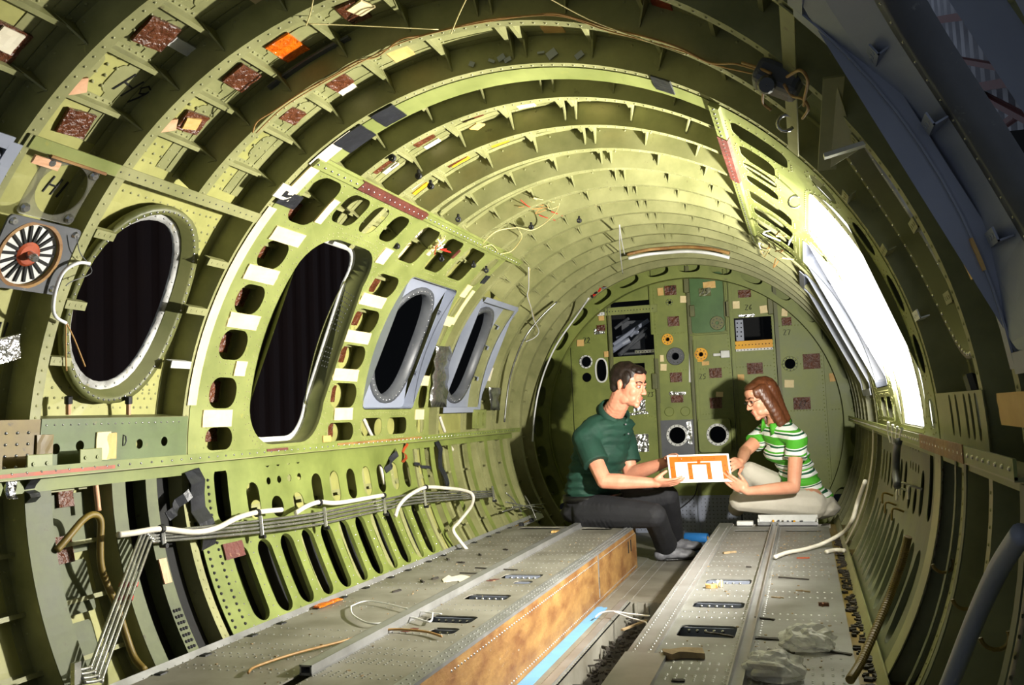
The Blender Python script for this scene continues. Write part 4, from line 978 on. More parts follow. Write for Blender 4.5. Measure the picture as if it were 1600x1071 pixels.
# ---------------------------------------------------------------- tube bundle, hoses
tb = thing('tube_bundle', 'bundle of four thin metal tubes clamped along the lower left wall', 'tubes', cpx(250, 835, 1.0))
LQ = lambda a, b: (.3276 * a, 720 + .3276 * b)
bot = [LQ(375, 1000), LQ(380, 1020), LQ(390, 1040), LQ(400, 1060)]; bend = [LQ(432, 983), LQ(450, 1003), LQ(467, 1023), LQ(485, 1043)]
top = [LQ(665, 372), LQ(682, 374), LQ(700, 380), LQ(718, 392)]; tp2 = [LQ(690, 346), LQ(706, 356), LQ(720, 370), LQ(736, 384)]
runs = [(252, (831, 836, 841, 846)), (406, (814, 820, 825.5, 832)), (506, (800.5, 806, 811.5, 818)), (599, (781, 787, 792, 797)), (662, (771, 776, 780.5, 785)), (769, (768, 771, 773.5, 776))]
for i in range(4):
    P = [cpx(*bot[i], 1.0), cpx(*bend[i], 1.0), cpx(*(Vector(bend[i]).lerp(Vector(top[i]), .08)), 1.0), cpx(*top[i], 1.0), cpx(*tp2[i], 1.0)] + [cpx(x, ys_[i], 1.0) for x, ys_ in runs]
    MB().tube(spline(P, 6), .0045, 8).build('tube', 'tube_metal', tb, True)
for k in (.52, .62):
    for i in (0, 1, 3):
        p = Vector(bend[i]).lerp(Vector(top[i]), k + .02 * i); p2 = Vector(bend[i]).lerp(Vector(top[i]), k + .03 + .02 * i); MB().tube([cpx(*p, 1.0), cpx(*p2, 1.0)], .0062, 8).build('red_band', 'wire_red', tb)
for x, ys_ in runs:
    a = cpx(x, ys_[0] - 7, .997); c = cpx(x + 3, ys_[3] + 7, .997); d = (c - a); R = d.to_track_quat('Z', 'Y').to_matrix()
    b = MB(); b.box((a + c) / 2, (.012, .018, d.length), R, .002); b.build('tube_clamp', 'tube_metal', tb)
    MB().lathe(c, (1, 0, 0), [(.001, .014), (.007, .014), (.007, -.008), (.001, -.008)], 8).build('clamp_stud', 'black_rubber', tb)
MB().box(cpx(*LQ(362, 1015), .998), (.012, .02, .05)).build('tube_clamp', 'tube_metal', tb)
for nm, px, lab in (('A', [(185, 836), (210, 833), (252, 827), (301, 832), (337, 826), (370, 810), (402, 801), (440, 797)], 'cream hose clipped above the metal tubes, stopping at the first oval holes'),
                    ('B', [(462, 802), (478, 792), (499, 785), (530, 786), (599, 774)], 'short cream hose clipped above the metal tubes mid wall'),
                    ('C', [(618, 807), (624, 790), (640, 774), (665, 762), (695, 763), (722, 766), (738, 773), (737, 790), (718, 815), (708, 828), (718, 845), (731, 861)], 'cream hose looping off the tubes down to the floor edge'),
                    ('D', [(594, 726), (601, 757)], 'short cut cream hose stub hanging in an oval hole'),
                    ('E', [(568, 655), (574, 668), (581, 682)], 'cut cream hose stub in the cell under the grey window'), ('F', [(687, 652), (691, 664), (695, 675)], 'cut cream hose stub under the farthest aft grey window'), ('G', [(698, 688), (705, 700), (710, 706)], 'cut cream hose stub just below the aft longeron')):
    P = [cpx(x, y, .986 if nm in 'ABC' else 1.06 if nm == 'D' else 1.08) for x, y in px]
    o = MB().tube(spline(P, 6), .0085, 10).build('hose', 'white_hose', None, True, loc=P[0]); tag(o, lab, 'hose')
for x, y in ((252, 827), (402, 802), (499, 786), (599, 775), (665, 762)):
    a = cpx(x, y, .986); MB().lathe(a, (0, 1, .1), [(.009, -.006), (.0125, -.006), (.0125, .006), (.009, .006)], 12).build('hose_clip', 'black_rubber', tb)
P = [cpx(*LQ(270, 430), 1.04), cpx(*LQ(330, 360), 1.03), cpx(*LQ(400, 280), 1.03), cpx(*LQ(450, 258), 1.03), cpx(*LQ(480, 290), 1.03), cpx(*LQ(478, 400), 1.04), cpx(*LQ(482, 500), 1.05), cpx(*LQ(510, 590), 1.06), cpx(*LQ(560, 700), 1.06), cpx(*LQ(600, 830), 1.06), cpx(*LQ(640, 940), 1.06), cpx(*LQ(690, 1000), 1.04)]
o = MB().tube(spline(P, 6), .009, 10).build('hose', 'olive_brown', None, True, loc=P[-1]); tag(o, 'bent olive conduit curving down the near lower left wall', 'hose')
P = [cpx(*LQ(450, 60), 1.06), cpx(*LQ(460, 150), 1.06), cpx(*LQ(470, 240), 1.06)]
o = MB().tube(spline(P, 4), .007, 8).build('hose', 'pink_tape', None, True, loc=P[0]); tag(o, 'short rusty pink conduit under the longeron', 'hose')
# stray tubes at the aft end of the left floor edge
for k, (a, b_) in enumerate((((790, 770), (815, 800)), ((790, 785), (845, 802)), ((800, 793), (850, 795)), ((820, 775), (838, 812)), ((785, 800), (852, 788)))):
    P = [cpx(*a, .97), cpx((a[0] + b_[0]) / 2, (a[1] + b_[1]) / 2 - 3, .96), cpx(*b_, .97)]; o = MB().tube(spline(P, 4), .004, 6).build('loose_tube', 'tube_metal', None, True, loc=P[1]); tag(o, 'loose thin metal tube in the tangle at the aft left floor edge', 'tube', 'loose tubes at the aft left floor edge')

# ---------------------------------------------------------------- wires
def wire_thing(lab, px, R, r, m, kind='wire', grp=None):
    P = [cpx(q[0], q[1], q[2] if len(q) > 2 else R) for q in px]; o = MB().tube(spline(P, 6), r, 6).build('wire', m, None, True, loc=P[0]); return tag(o, lab, kind, grp)
wire_thing('looped white cable hanging by the fan grille and forward oval window', [(140, 412), (122, 411), (100, 424), (88, 450), (83, 480), (88, 496), (103, 505)], 1.03, .0045, 'wire_white')
wire_thing('tan wire drooping across the forward oval window', [(103, 505), (103, 560), (104, 580)], 1.04, .002, 'wire_tan'); wire_thing('tan wire tail dangling in the forward oval window', [(104, 505), (116, 530), (126, 555), (133, 573)], 1.04, .002, 'wire_tan')
wire_thing('thin grey wire loop at the rim of the forward oval window', [(120, 370), (125, 395), (140, 415), (141, 428), (112, 440), (103, 447)], 1.03, .0012, 'grey_dark')
wire_thing('tan wire pair clipped along an arched frame overhead', [(395, 207), (402, 190), (430, 172), (470, 145), (520, 118), (558, 96), (590, 88), (625, 62), (660, 55), (700, 45), (760, 31), (830, 24), (867, 21), (905, 30), (950, 44), (1010, 58), (1060, 74), (1110, 98), (1150, 100), (1190, 112)], 1.045, .0022, 'wire_tan')
wire_thing('second tan wire running beside the clipped pair overhead', [(400, 208), (440, 170), (490, 138), (560, 99), (640, 62), (760, 34), (867, 24), (950, 48), (1060, 78), (1115, 101), (1190, 118)], 1.044, .0016, 'wire_tan')
wire_thing('taut cream string tied across the near crown frames', [(480, 37), (560, 40), (685, 46)], 1.03, .0014, 'wire_cream'); wire_thing('cream string rising steeply from its knot overhead', [(478, 40), (485, 20), (491, -10)], 1.03, .0014, 'wire_cream')
wire_thing('cream string hanging from the arched frame overhead', [(705, 52), (716, 25), (735, -15)], 1.03, .0014, 'wire_cream'); wire_thing('long cream string running aft across the crown frames', [(845, -10), (920, 30), (1000, 60), (1070, 85)], 1.035, .0014, 'wire_cream')
wire_thing('cream wire looping over the aft crown', [(755, 380), (775, 362), (808, 356), (830, 360), (850, 350), (868, 332), (874, 318)], 1.03, .0022, 'wire_cream'); wire_thing('yellowed wire loop hanging beside the aft crown loop', [(812, 362), (815, 372), (800, 392), (782, 397)], 1.03, .0022, 'wire_cream')
wire_thing('thin cream wire tail at the roof longeron', [(755, 386), (768, 383), (778, 393)], 1.03, .0022, 'wire_cream')
wire_thing('white cable hanging down from the left crown, cream tip', [(826, 418), (826, 450), (824, 462), (830, 482), (834, 500), (842, 518), (835, 528), (822, 534)], 1.03, .003, 'wire_white'); wire_thing('cream wire twisted with the hanging white cable', [(828, 420), (826, 455), (829, 480), (836, 500), (838, 520)], 1.03, .002, 'wire_cream')
wire_thing('white strap tie hanging from the crown above the bulkhead', [(968, 352), (968, 380), (970, 405), (973, 428)], 1.0, .0028, 'wire_white'); wire_thing('white strap tie leg beside the longer tie above the bulkhead', [(968, 354), (972, 380), (976, 398)], 1.0, .0028, 'wire_white')
wire_thing('grey cable following the aft frame down the left side', [(920, 466), (900, 495), (872, 535), (855, 570), (842, 610), (835, 650), (832, 690)], 1.0, .006, 'wire_white'); wire_thing('thin white cable following the next frame down the left side', [(870, 472), (846, 495), (822, 525), (806, 560), (795, 600), (788, 660)], 1.03, .006, 'tube_metal')
wire_thing('cut black wire hanging before the bulkhead kick panels', [(1090, 757), (1085, 775), (1072, 790), (1058, 802)], 1.0, .003, 'black_rubber') if False else None
P = [on_y(*p, YB - .05) for p in ((1090, 757), (1085, 775), (1072, 788), (1060, 797), (1057, 802))]; o = MB().tube(spline(P, 5), .004, 6).build('wire', 'black_rubber', None, True, loc=P[-1]); tag(o, 'cut black cable hanging before the bulkhead kick panels', 'wire')
P = [cpx(x, y, 1.02) for x, y in ((982, 404), (1010, 398), (1040, 395), (1075, 393), (1110, 396), (1140, 403))]
o = MB().tube(spline(P, 5), .010, 8).build('conduit', 'white_paint', None, True, loc=P[0]); tag(o, 'white conduit curved along the last crown frames', 'conduit')
P = [cpx(x, y, 1.03) for x, y in ((980, 398), (1010, 391), (1040, 388), (1075, 386), (1110, 389), (1140, 396))]
o = MB().tube(spline(P, 5), .010, 8).build('conduit', 'rust_web', None, True, loc=P[0]); tag(o, 'rusty brown conduit beside the white one on the last crown frames', 'conduit')
rc = thing('connector', 'red wire connector cluster on the left crown near the bulkhead', 'connector', cpx(932, 455, 1.0))
random.seed(9)
for k in range(8):
    p = cpx(925 + k * 2.6, 462 - k * 1.9 + random.uniform(-3, 3), .995); MB().tube([p, p + Vector((random.uniform(-.02, .03), .01, random.uniform(-.02, .02)))], .007, 6).build('plug', 'wire_red' if k % 3 else 'black_rubber', rc)
jb = thing('junction_box', 'grey junction box with tan wires on the right crown', 'junction box', cpx(1215, 125, 1.05))
c = cpx(1215, 125, 1.03); R = Matrix.Rotation(math.radians(30), 3, 'Y'); MB().box(c, (.09, .07, .05), R, .012).build('case', 'grey_dark', jb)
MB().lathe(c + Vector((-.02, -.04, -.02)), (0, -1, -.4), [(.001, .02), (.014, .02), (.018, 0), (.001, 0)], 14).build('boss', 'grey_dark', jb)
for px in ([(1205, 115), (1185, 106), (1160, 98)], [(1230, 120), (1250, 110), (1262, 125), (1258, 150), (1256, 165)], [(1225, 132), (1238, 150), (1255, 155), (1263, 170), (1254, 185)], [(1200, 120), (1194, 140), (1192, 160), (1205, 172)]):
    MB().tube(spline([cpx(x, y, 1.02) for x, y in px], 6), .003, 6).build('lead', 'wire_tan', jb, True)
for x, y, lab in ((1228, 192, 'chrome C shaped clip on the right crown frame'), (1242, 315, 'chrome ring clip above the bright exit')):
    c = cpx(x, y, 1.03); b = MB(); pts = [c + Vector((.018 * math.cos(a), 0, .018 * math.sin(a))) for a in [math.radians(40 + 28 * k) for k in range(11)]]; b.tube(pts, .004, 6); o = b.build('pipe_clip', 'steel', None, True, loc=c); tag(o, lab, 'clip')
random.seed(12)
for x, y in ((613, 247), (673, 291), (654, 275), (760, 423), (716, 343), (690, 405), (740, 415), (620, 385), (830, 355), (905, 345)):
    c = cpx(x, y, 1.04); b = MB(); b.lathe(c, (random.uniform(-.3, .3), 1, .2), [(.004, -.006), (.012, -.006), (.012, .006), (.004, .006)], 10); b.box(c + Vector((0, 0, .012)), (.008, .01, .02)); o = b.build('pipe_clip', 'black_rubber', None, True, loc=c); tag(o, 'small black cushioned pipe clip on the crown frames', 'clip', 'black pipe clips on the crown')
rb = thing('wire_cluster', 'tangle of coloured wire ends near the roof longeron', 'wires', cpx(690, 380, 1.04))
for k in range(9):
    x, y = 688 + random.uniform(-8, 10), 382 + random.uniform(-8, 8); MB().tube(spline([cpx(x, y, 1.04), cpx(x + random.uniform(-12, 12), y + random.uniform(-8, 12), 1.02), cpx(x + random.uniform(-16, 16), y + random.uniform(-8, 16), 1.03)], 4), .0022, 5).build('wire_end', ('wire_red', 'wire_cream', 'wire_white')[k % 3], rb)
rb = thing('wire_cluster', 'tangle of cream wire ends on the crown by the aft right longeron', 'wires', cpx(1225, 400, 1.04))
for k in range(10):
    x, y = 1205 + random.uniform(-15, 40), 385 + random.uniform(-25, 25); MB().tube(spline([cpx(x, y, 1.04), cpx(x + random.uniform(-12, 12), y + random.uniform(-8, 12), 1.0), cpx(x + random.uniform(-16, 16), y + random.uniform(-8, 16), 1.03)], 4), .003, 5).build('wire_end', ('wire_tan', 'wire_cream', 'wire_white')[k % 3], rb)
rb = thing('wire_cluster', 'tangle of brown wire ends on the bright crown panel', 'wires', cpx(860, 325, 1.07))
for k in range(8):
    x, y = 850 + random.uniform(-25, 15), 322 + random.uniform(-12, 14); MB().tube(spline([cpx(x, y, 1.07), cpx(x + random.uniform(-22, 22), y + random.uniform(-8, 8), 1.05), cpx(x + random.uniform(-30, 30), y + random.uniform(-10, 10), 1.07)], 4), .002, 5).build('wire_end', ('wire_tan', 'wire_red', 'wire_cream')[k % 3], rb)

# right wall hoses and pipes
P = [cpx(1597, 833, .99), cpx(1560, 890, .985), cpx(1525, 965, .985), cpx(1485, 1066, .99), cpx(1470, 1100, .99)]
o = MB().tube(spline(P, 6), .0125, 14).build('pipe', 'grey_paint', None, True, loc=P[-1]); tag(o, 'thick grey pipe leaning along the near lower right wall', 'pipe')
P = [cpx(1419, 839, .985), cpx(1410, 875, .985), cpx(1393, 925, .985), cpx(1371, 978, .97), cpx(1345, 1035, .95), cpx(1328, 1063, .93)]
sp = spline(P, 30); o = MB().tube(sp, .009, 10, rads=[.0085 + .0013 * (k % 2) for k in range(len(sp))]).build('hose', 'olive_brown', None, False, loc=P[-1]); tag(o, 'ribbed brown hose trailing down from the right wall to the floor', 'hose')
P = [on_z(1211, 871, ZF + .012), on_z(1230, 864, ZF + .012), on_z(1256, 859, ZF + .012), on_z(1285, 850, ZF + .02), cpx(1318, 832, .99), cpx(1332, 812, .99), cpx(1340, 785, .99), cpx(1352, 752, .99)]
o = MB().tube(spline(P, 6), .0085, 10).build('hose', 'white_hose', None, True, loc=P[0]); tag(o, 'cream hose lying on the right floor and rising up the wall', 'hose')
P = [on_z(1291, 863, ZF + .01), on_z(1305, 860, ZF + .01), on_z(1320, 861, ZF + .012)]
o = MB().tube(spline(P, 4), .009, 8).build('hose', 'white_hose', None, True, loc=P[0]); tag(o, 'short cut cream hose at the right floor edge', 'hose')
P = [cpx(1404, 690, .98), cpx(1401, 705, .98), cpx(1400, 735, .98), cpx(1402, 760, .98)]
o = MB().tube(spline(P, 5), .010, 8).build('hose', 'grey_dark', None, True, loc=P[0]); tag(o, 'dark grey hose hanging off the right longeron below the exit', 'hose')
for k in range(4):
    x = 1392 + k * 4; P = [cpx(x, 692 + k, .99), cpx(x - 4 + 3 * k, 672, .985), cpx(x + 3 * k - 4, 660 + 4 * k, .985)]; MB().tube(spline(P, 4), .004, 6).build('bracket_prong', 'white_paint', wall_right)
plate('rib_cap', [(-31 * KD, 4.2), (-1 * KD, 4.2), (-1 * KD, 4.25), (-31 * KD, 4.25)], [], cyl_map(1.03), .003, 'white_hose', wall_right, grid=(3 * KD, .2))
for x, y in ((1490, 880), (1527, 935), (1578, 995)):
    c = cpx(x, y, 1.05); b = MB(); b.tube([c + Vector((-.02 + .02 * math.cos(a), 0, .02 * math.sin(a))) for a in [math.radians(-170 + 24 * k) for k in range(9)]], .0035, 6); b.build('hook', 'olive_brown', wall_right)
for k, (x, y) in enumerate(((1420, 768), (1425, 760), (1440, 765), (1395, 775), (1400, 790), (1412, 800))):
    c = cpx(x, y, 1.045); MB().tube(spline([c, c + Vector((-.03, -.01, .01)), c + Vector((-.035, -.005, -.025))], 4), .0035, 6).build('hook', 'white_hose' if k < 3 else 'olive_brown', wall_right)

# ================================================================ THINGS ON THE FLOOR
o = MB(); n = 14
for k in range(n): pass
bt = plate('blue_tape', [(-.157, 2.3), (-.110, 2.3), (-.110, 3.84), (-.116, 3.852), (-.125, 3.84), (-.139, 3.86), (-.157, 3.85)], [], lambda u, v, t: Vector((u, v, ZA + .0018 - t)), .0015, 'blue_tape')
tag(bt, 'strip of light blue tape stuck along the sunken aisle floor', 'tape')
c = Vector((.05, 5.78, ZA + .03)); br = thing('blue_roll', 'bright blue plastic roll lying at the foot of the bulkhead', 'roll', (c.x, c.y, ZA))
ax = Vector((1, -.25, 0)).normalized(); MB().lathe(c - ax * .075, ax, [(.012, 0), (.028, 0), (.03, .003), (.03, .147), (.028, .15), (.012, .15)], 20).build('sheet_roll', 'blue_plastic', br, True); MB().lathe(c - ax * .077, ax, [(.009, 0), (.0118, 0), (.0118, .154), (.009, .154)], 16).build('core', 'paper_tan', br)
# seat pan tray the woman sits behind
sp_ = thing('seat_tray', 'shallow white metal tray with loose bolts at the platform end', 'tray', (.63, 4.93, ZF))
MB().box((.63, 4.93, ZF + .008), (.30, .08, .005)).build('tray_bottom', 'grey_paint', sp_)
b = MB(); b.box((.63, 4.973, ZF + .026), (.30, .006, .04)); b.box((.483, 4.93, ZF + .02), (.006, .08, .026)); b.box((.777, 4.93, ZF + .02), (.006, .08, .026)); b.build('tray_rim', 'white_paint', sp_)
b = MB(); b.box((.63, 4.887, ZF + .010), (.30, .006, .016)); b.build('front_lip', 'rail_metal', sp_)
for k in range(9): MB().lathe((.56 + .018 * k + random.uniform(-.01, .01), 4.94 + random.uniform(-.03, .02), ZF + .011), (0, 0, 1), [(.001, .012), (.005, .012), (.006, 0), (.001, 0)], 8).build('loose_bolt', ('yellow_label', 'grey_dark', 'steel')[k % 3], sp_)
b = MB(); b.box((.415, 4.90, ZF + .012), (.085, .05, .022), None, .004); b.lathe((.40, 4.875, ZF + .012), (0, -1, 0), [(.001, .003), (.006, .003), (.006, -.002), (.001, -.002)], 10); o = b.build('end_fitting', 'white_paint', None, loc=(.415, 4.90, ZF)); tag(o, 'small white end fitting beside the white tray', 'fitting')
# plastic bags
def bag(loc, size, m, lab, seed, inner=None):
    random.seed(seed); t = thing('plastic_bag', lab, 'bag', (loc[0], loc[1], ZF))
    bm = bmesh.new(); bmesh.ops.create_icosphere(bm, subdivisions=4, radius=1)
    ph = [(Vector((random.uniform(-1, 1), random.uniform(-1, 1), random.uniform(-1, 1))).normalized() * random.uniform(3, 9), random.uniform(0, 6)) for _ in range(14)]
    def fn(p):
        d = sum(abs(math.sin(q.dot(p) + f)) for q, f in ph) / 14 - .6
        p = p * (1 + d * 1.1); return Vector((loc[0] + p.x * size[0], loc[1] + p.y * size[1], ZF + .004 + max(0, (p.z + .55)) * size[2]))
    MB().bm(bm, fn).build('film', m, t)
    if inner:
        bm = bmesh.new(); bmesh.ops.create_icosphere(bm, subdivisions=3, radius=1); MB().bm(bm, lambda p: Vector((loc[0] - .02 + p.x * size[0] * .5 * (1 + .3 * math.sin(7 * p.y)), loc[1] + p.y * size[1] * .5, ZF + .004 + max(0, p.z + .5) * size[2] * .5))).build('contents', inner, t)
bag((.72, 2.43), (.062, .042, .038), 'clear_plastic', 'clear crumpled plastic bag on the right floor panel', 4)
bag((.65, 2.16), (.062, .045, .04), 'clear_plastic', 'clear plastic bag holding brown scraps on the right floor panel', 8, 'debris_tan')
# scraps
random.seed(31)
def scrap(p, L, w, h, m, lab, grp, name='scrap', ang=None):
    a = random.uniform(0, 3.14) if ang is None else ang; R = Matrix.Rotation(a, 3, 'Z'); b = MB(); n = 5; vs = []
    for k in range(n + 1):
        x = (k / n - .5) * L; j = random.uniform(-.25, .25) * w; ww = w * random.uniform(.6, 1.1)
        for y, z in ((-ww / 2 + j, 0), (ww / 2 + j, 0), (ww / 2 + j, h), (-ww / 2 + j, h * random.uniform(.6, 1.2))): vs.append(Vector(p) + R @ Vector((x, y, z)))
    fs = [(0, 1, 2, 3), tuple(4 * n + q for q in (3, 2, 1, 0))]
    for k in range(n):
        for q in range(4): fs.append((4 * k + q, 4 * k + 4 + q, 4 * k + 4 + (q + 1) % 4, 4 * k + (q + 1) % 4))
    o = obj(name, vs, fs, m, None, loc=p); tag(o, lab, 'scrap', grp)
for x, y, L, w, m in ((1125, 993, .09, .012, 'debris_dark'), (1205, 1000, .10, .02, 'debris_dark'), (1220, 1020, .07, .015, 'debris_dark'), (1180, 1040, .06, .012, 'debris_dark'), (1300, 1020, .1, .012, 'debris_dark'), (1205, 1047, .05, .01, 'debris_dark'), (1240, 905, .11, .006, 'debris_dark'), (1290, 820, .04, .008, 'debris_dark'), (1170, 887, .02, .008, 'debris_dark'), (1060, 1065, .03, .015, 'debris_dark'), (1195, 968, .06, .012, 'debris_dark'), (775, 890, .2, .006, 'debris_dark'), (740, 897, .12, .006, 'debris_dark'), (800, 880, .03, .01, 'debris_dark'), (1215, 935, .04, .004, 'debris_tan'), (1255, 925, .05, .005, 'debris_tan')):
    scrap(on_z(x, y, ZF + .001), L, w, .004, m, 'small %s scrap lying on the raised floor panels' % ('dark' if m == 'debris_dark' else 'tan'), '%s scraps on the floor panels' % ('dark' if m == 'debris_dark' else 'tan'), 'scrap', random.uniform(-.5, .5))
scrap(on_z(1140, 865, ZF + .001), .06, .014, .008, 'debris_tan', 'tan wood sliver lying alone on the inner right floor panel', None, 'wood_sliver', .6)
scrap(on_z(1068, 1028, ZF + .003), .10, .03, .02, 'debris_tan', 'twisted brown root-like scrap on the near beam cap', None, 'twisted_scrap', .3)
scrap(on_z(1112, 919, ZF + .001), .04, .02, .012, 'paper_tan', 'curled tan paper scrap beside a floor slot', None, 'paper_scrap', .2); scrap(on_z(1125, 917, ZF + .001), .02, .03, .02, 'paper_white', 'torn white paper scrap beside a floor slot', None, 'paper_scrap', .2)
scrap(on_z(1287, 947, ZF + .001), .03, .014, .010, 'brown_pad', 'short cork-coloured plug lying on the right floor panel', None, 'plug', .1); scrap(on_z(1255, 873, ZF + .001), .05, .012, .004, 'rust_orange', 'orange flake heap on the outer right floor panel', None, 'flake', .1)
scrap(on_z(870, 832, ZF + .001), .05, .05, .008, 'paper_tan', 'pale paper scrap by the slot behind the seated man', None, 'paper_scrap', .1); scrap(on_z(716, 905, ZF + .001), .12, .12, .002, 'paper_white', 'pale dried spill patch on the left floor panel', None, 'spill', .1)
for x, y, lab in ((512, 944, 'bright orange plastic scrap at the left floor edge'),):
    scrap(on_z(x, y, ZF + .004), .14, .03, .006, 'orange_foil', lab, None, 'plastic_scrap', 1.5)
for x, y in ((640, 985), (770, 907)): scrap(on_z(x, y, ZF + .0005), .05, .03, .001, 'rust_red', 'flat brick red painted patch on the left floor panel', 'red patches on the left floor panel', 'paint_patch', 1.4)
for x, y in ((700, 875), (680, 905), (790, 860), (660, 910), (620, 925), (720, 880), (750, 868)): scrap(on_z(x, y, ZF + .001), random.uniform(.02, .05), .008, .006, 'debris_dark', 'small dark crumb along the left floor edge', 'dark crumbs along the left floor edge', 'crumb')
P = [on_z(x, y, ZF + .012) for x, y in ((548, 948), (570, 940), (600, 943), (650, 955), (690, 960))]; o = MB().tube(spline(P, 6), .002, 6).build('wire', 'wire_white', None, True, loc=P[0]); tag(o, 'thin white wire lying across the left floor panel', 'wire')
P = [on_z(x, y, ZF + .012) for x, y in ((548, 948), (552, 962), (580, 975), (618, 970), (630, 963), (650, 967), (672, 972), (676, 958))]; o = MB().tube(spline(P, 6), .003, 6).build('wire', 'wire_white', None, True, loc=P[0]); tag(o, 'white wire loop crossing the left seat rail', 'wire')
P = [on_z(x, y, ZF + .01) for x, y in ((388, 1052), (400, 1042), (460, 1022), (530, 1004), (600, 985), (660, 987), (690, 995))]; o = MB().tube(spline(P, 6), .0035, 6).build('wire', 'wire_tan', None, True, loc=P[0]); tag(o, 'long rusty copper wire across the near left floor panel', 'wire')
P = [on_z(930, 965, ZA + .02), on_z(940, 958, ZA + .03), on_z(958, 956, ZA + .04), on_z(985, 960, ZA + .04), on_z(1015, 963, ZA + .05)]; o = MB().tube(spline(P, 6), .0035, 6).build('wire', 'wire_white', None, True, loc=P[0]); tag(o, 'stiff white wire over the trench in the aisle', 'wire')
P = [on_z(958, 956, ZA + .04), on_z(985, 966, ZA + .03), on_z(1008, 972, ZA + .03), on_z(1010, 976, ZA + .03)]; o = MB().tube(spline(P, 5), .003, 6).build('wire', 'wire_white', None, True, loc=P[0]); tag(o, 'short white wire branch over the trench in the aisle', 'wire')
b = MB(); p = on_z(972, 985, ZA + .0); q = on_z(1010, 970, ZA + .0); b.box((p + q) / 2, ((q - p).length, .012, .006), Matrix.Rotation(math.atan2(q.y - p.y, q.x - p.x), 3, 'Z')); o = b.build('batten', 'debris_tan', None, loc=p); tag(o, 'thin wooden batten lying across the trench', 'batten')
# uncountable litter in the trench and the right gutter
random.seed(77); b = MB()
for k in range(900):
    c = Vector((random.uniform(-.02, .27), random.uniform(2.2, 3.9), ZA - .085 + random.uniform(0, .05))); b.box(c, (random.uniform(.004, .03), random.uniform(.003, .012), random.uniform(.002, .01)), Matrix.Rotation(random.uniform(0, 3), 3, 'Z'))
o = b.build('trench_litter', 'debris_dark'); tag(o, 'dark litter and chips filling the aisle trench', 'litter', kind='stuff')
b = MB()
for k in range(350):
    c = Vector((random.uniform(.84, .89), random.uniform(2.0, 4.6), ZF - .018))
    b.box(c, (random.uniform(.004, .025), random.uniform(.004, .02), random.uniform(.004, .014)), Matrix.Rotation(random.uniform(0, 3), 3, 'Z'))
o = b.build('gutter_litter', 'debris_dark'); tag(o, 'dark crumbs gathered along the right floor gutter', 'litter', kind='stuff')
b = MB()
for k in range(220):
    c = Vector((random.choice((random.uniform(-.84, -.2), random.uniform(.3, .82), random.uniform(.6, .82))), random.uniform(1.9, 4.7), ZF + .001)); s_ = random.uniform(.002, .006)
    b.box(c, (s_, s_ * random.uniform(.4, 2), .003), Matrix.Rotation(random.uniform(0, 3), 3, 'Z'))
o = b.build('floor_grit', 'debris_tan'); tag(o, 'fine tan grit scattered over the floor panels', 'litter', kind='stuff')

# ================================================================ PEOPLE
mat('skin_man', (226, 160, 130), (212, 136, 108), None, .45, scale=14, bump=.05, bscale=120)
mat('skin_woman', (230, 170, 138), (218, 150, 118), None, .45, scale=14, bump=.05, bscale=120)
mat('hair_dark', (44, 30, 24), (26, 18, 15), None, .45, scale=40, bump=.3, bscale=160, streak=(1, 1, .15))
mat('hair_brown', (112, 66, 40), (78, 44, 26), None, .36, scale=40, bump=.25, bscale=160, streak=(1, 1, .06))
mat('polo_green', (22, 66, 50), (16, 52, 40), None, .75, scale=10, bump=.35, bscale=14)
mat('denim_black', (34, 34, 38), (24, 24, 28), None, .8, scale=10, bump=.4, bscale=16)
mat('chino', (214, 208, 192), (200, 193, 176), None, .7, scale=6, bump=.35, bscale=12)
mat('leather_black', (18, 17, 17), rough=.3)
mat('shoe_white', (136, 136, 140), (92, 92, 98), None, .5, scale=20)
mat('eye_white', (235, 232, 228), rough=.2); mat('eye_iris', (40, 34, 30), rough=.1); mat('lip', (196, 104, 92), rough=.4)
mat('board_white', (246, 246, 242), rough=.4); mat('track_orange', (226, 110, 24), (214, 96, 16), None, .3, scale=10); mat('track_dark', (150, 58, 12), rough=.35)
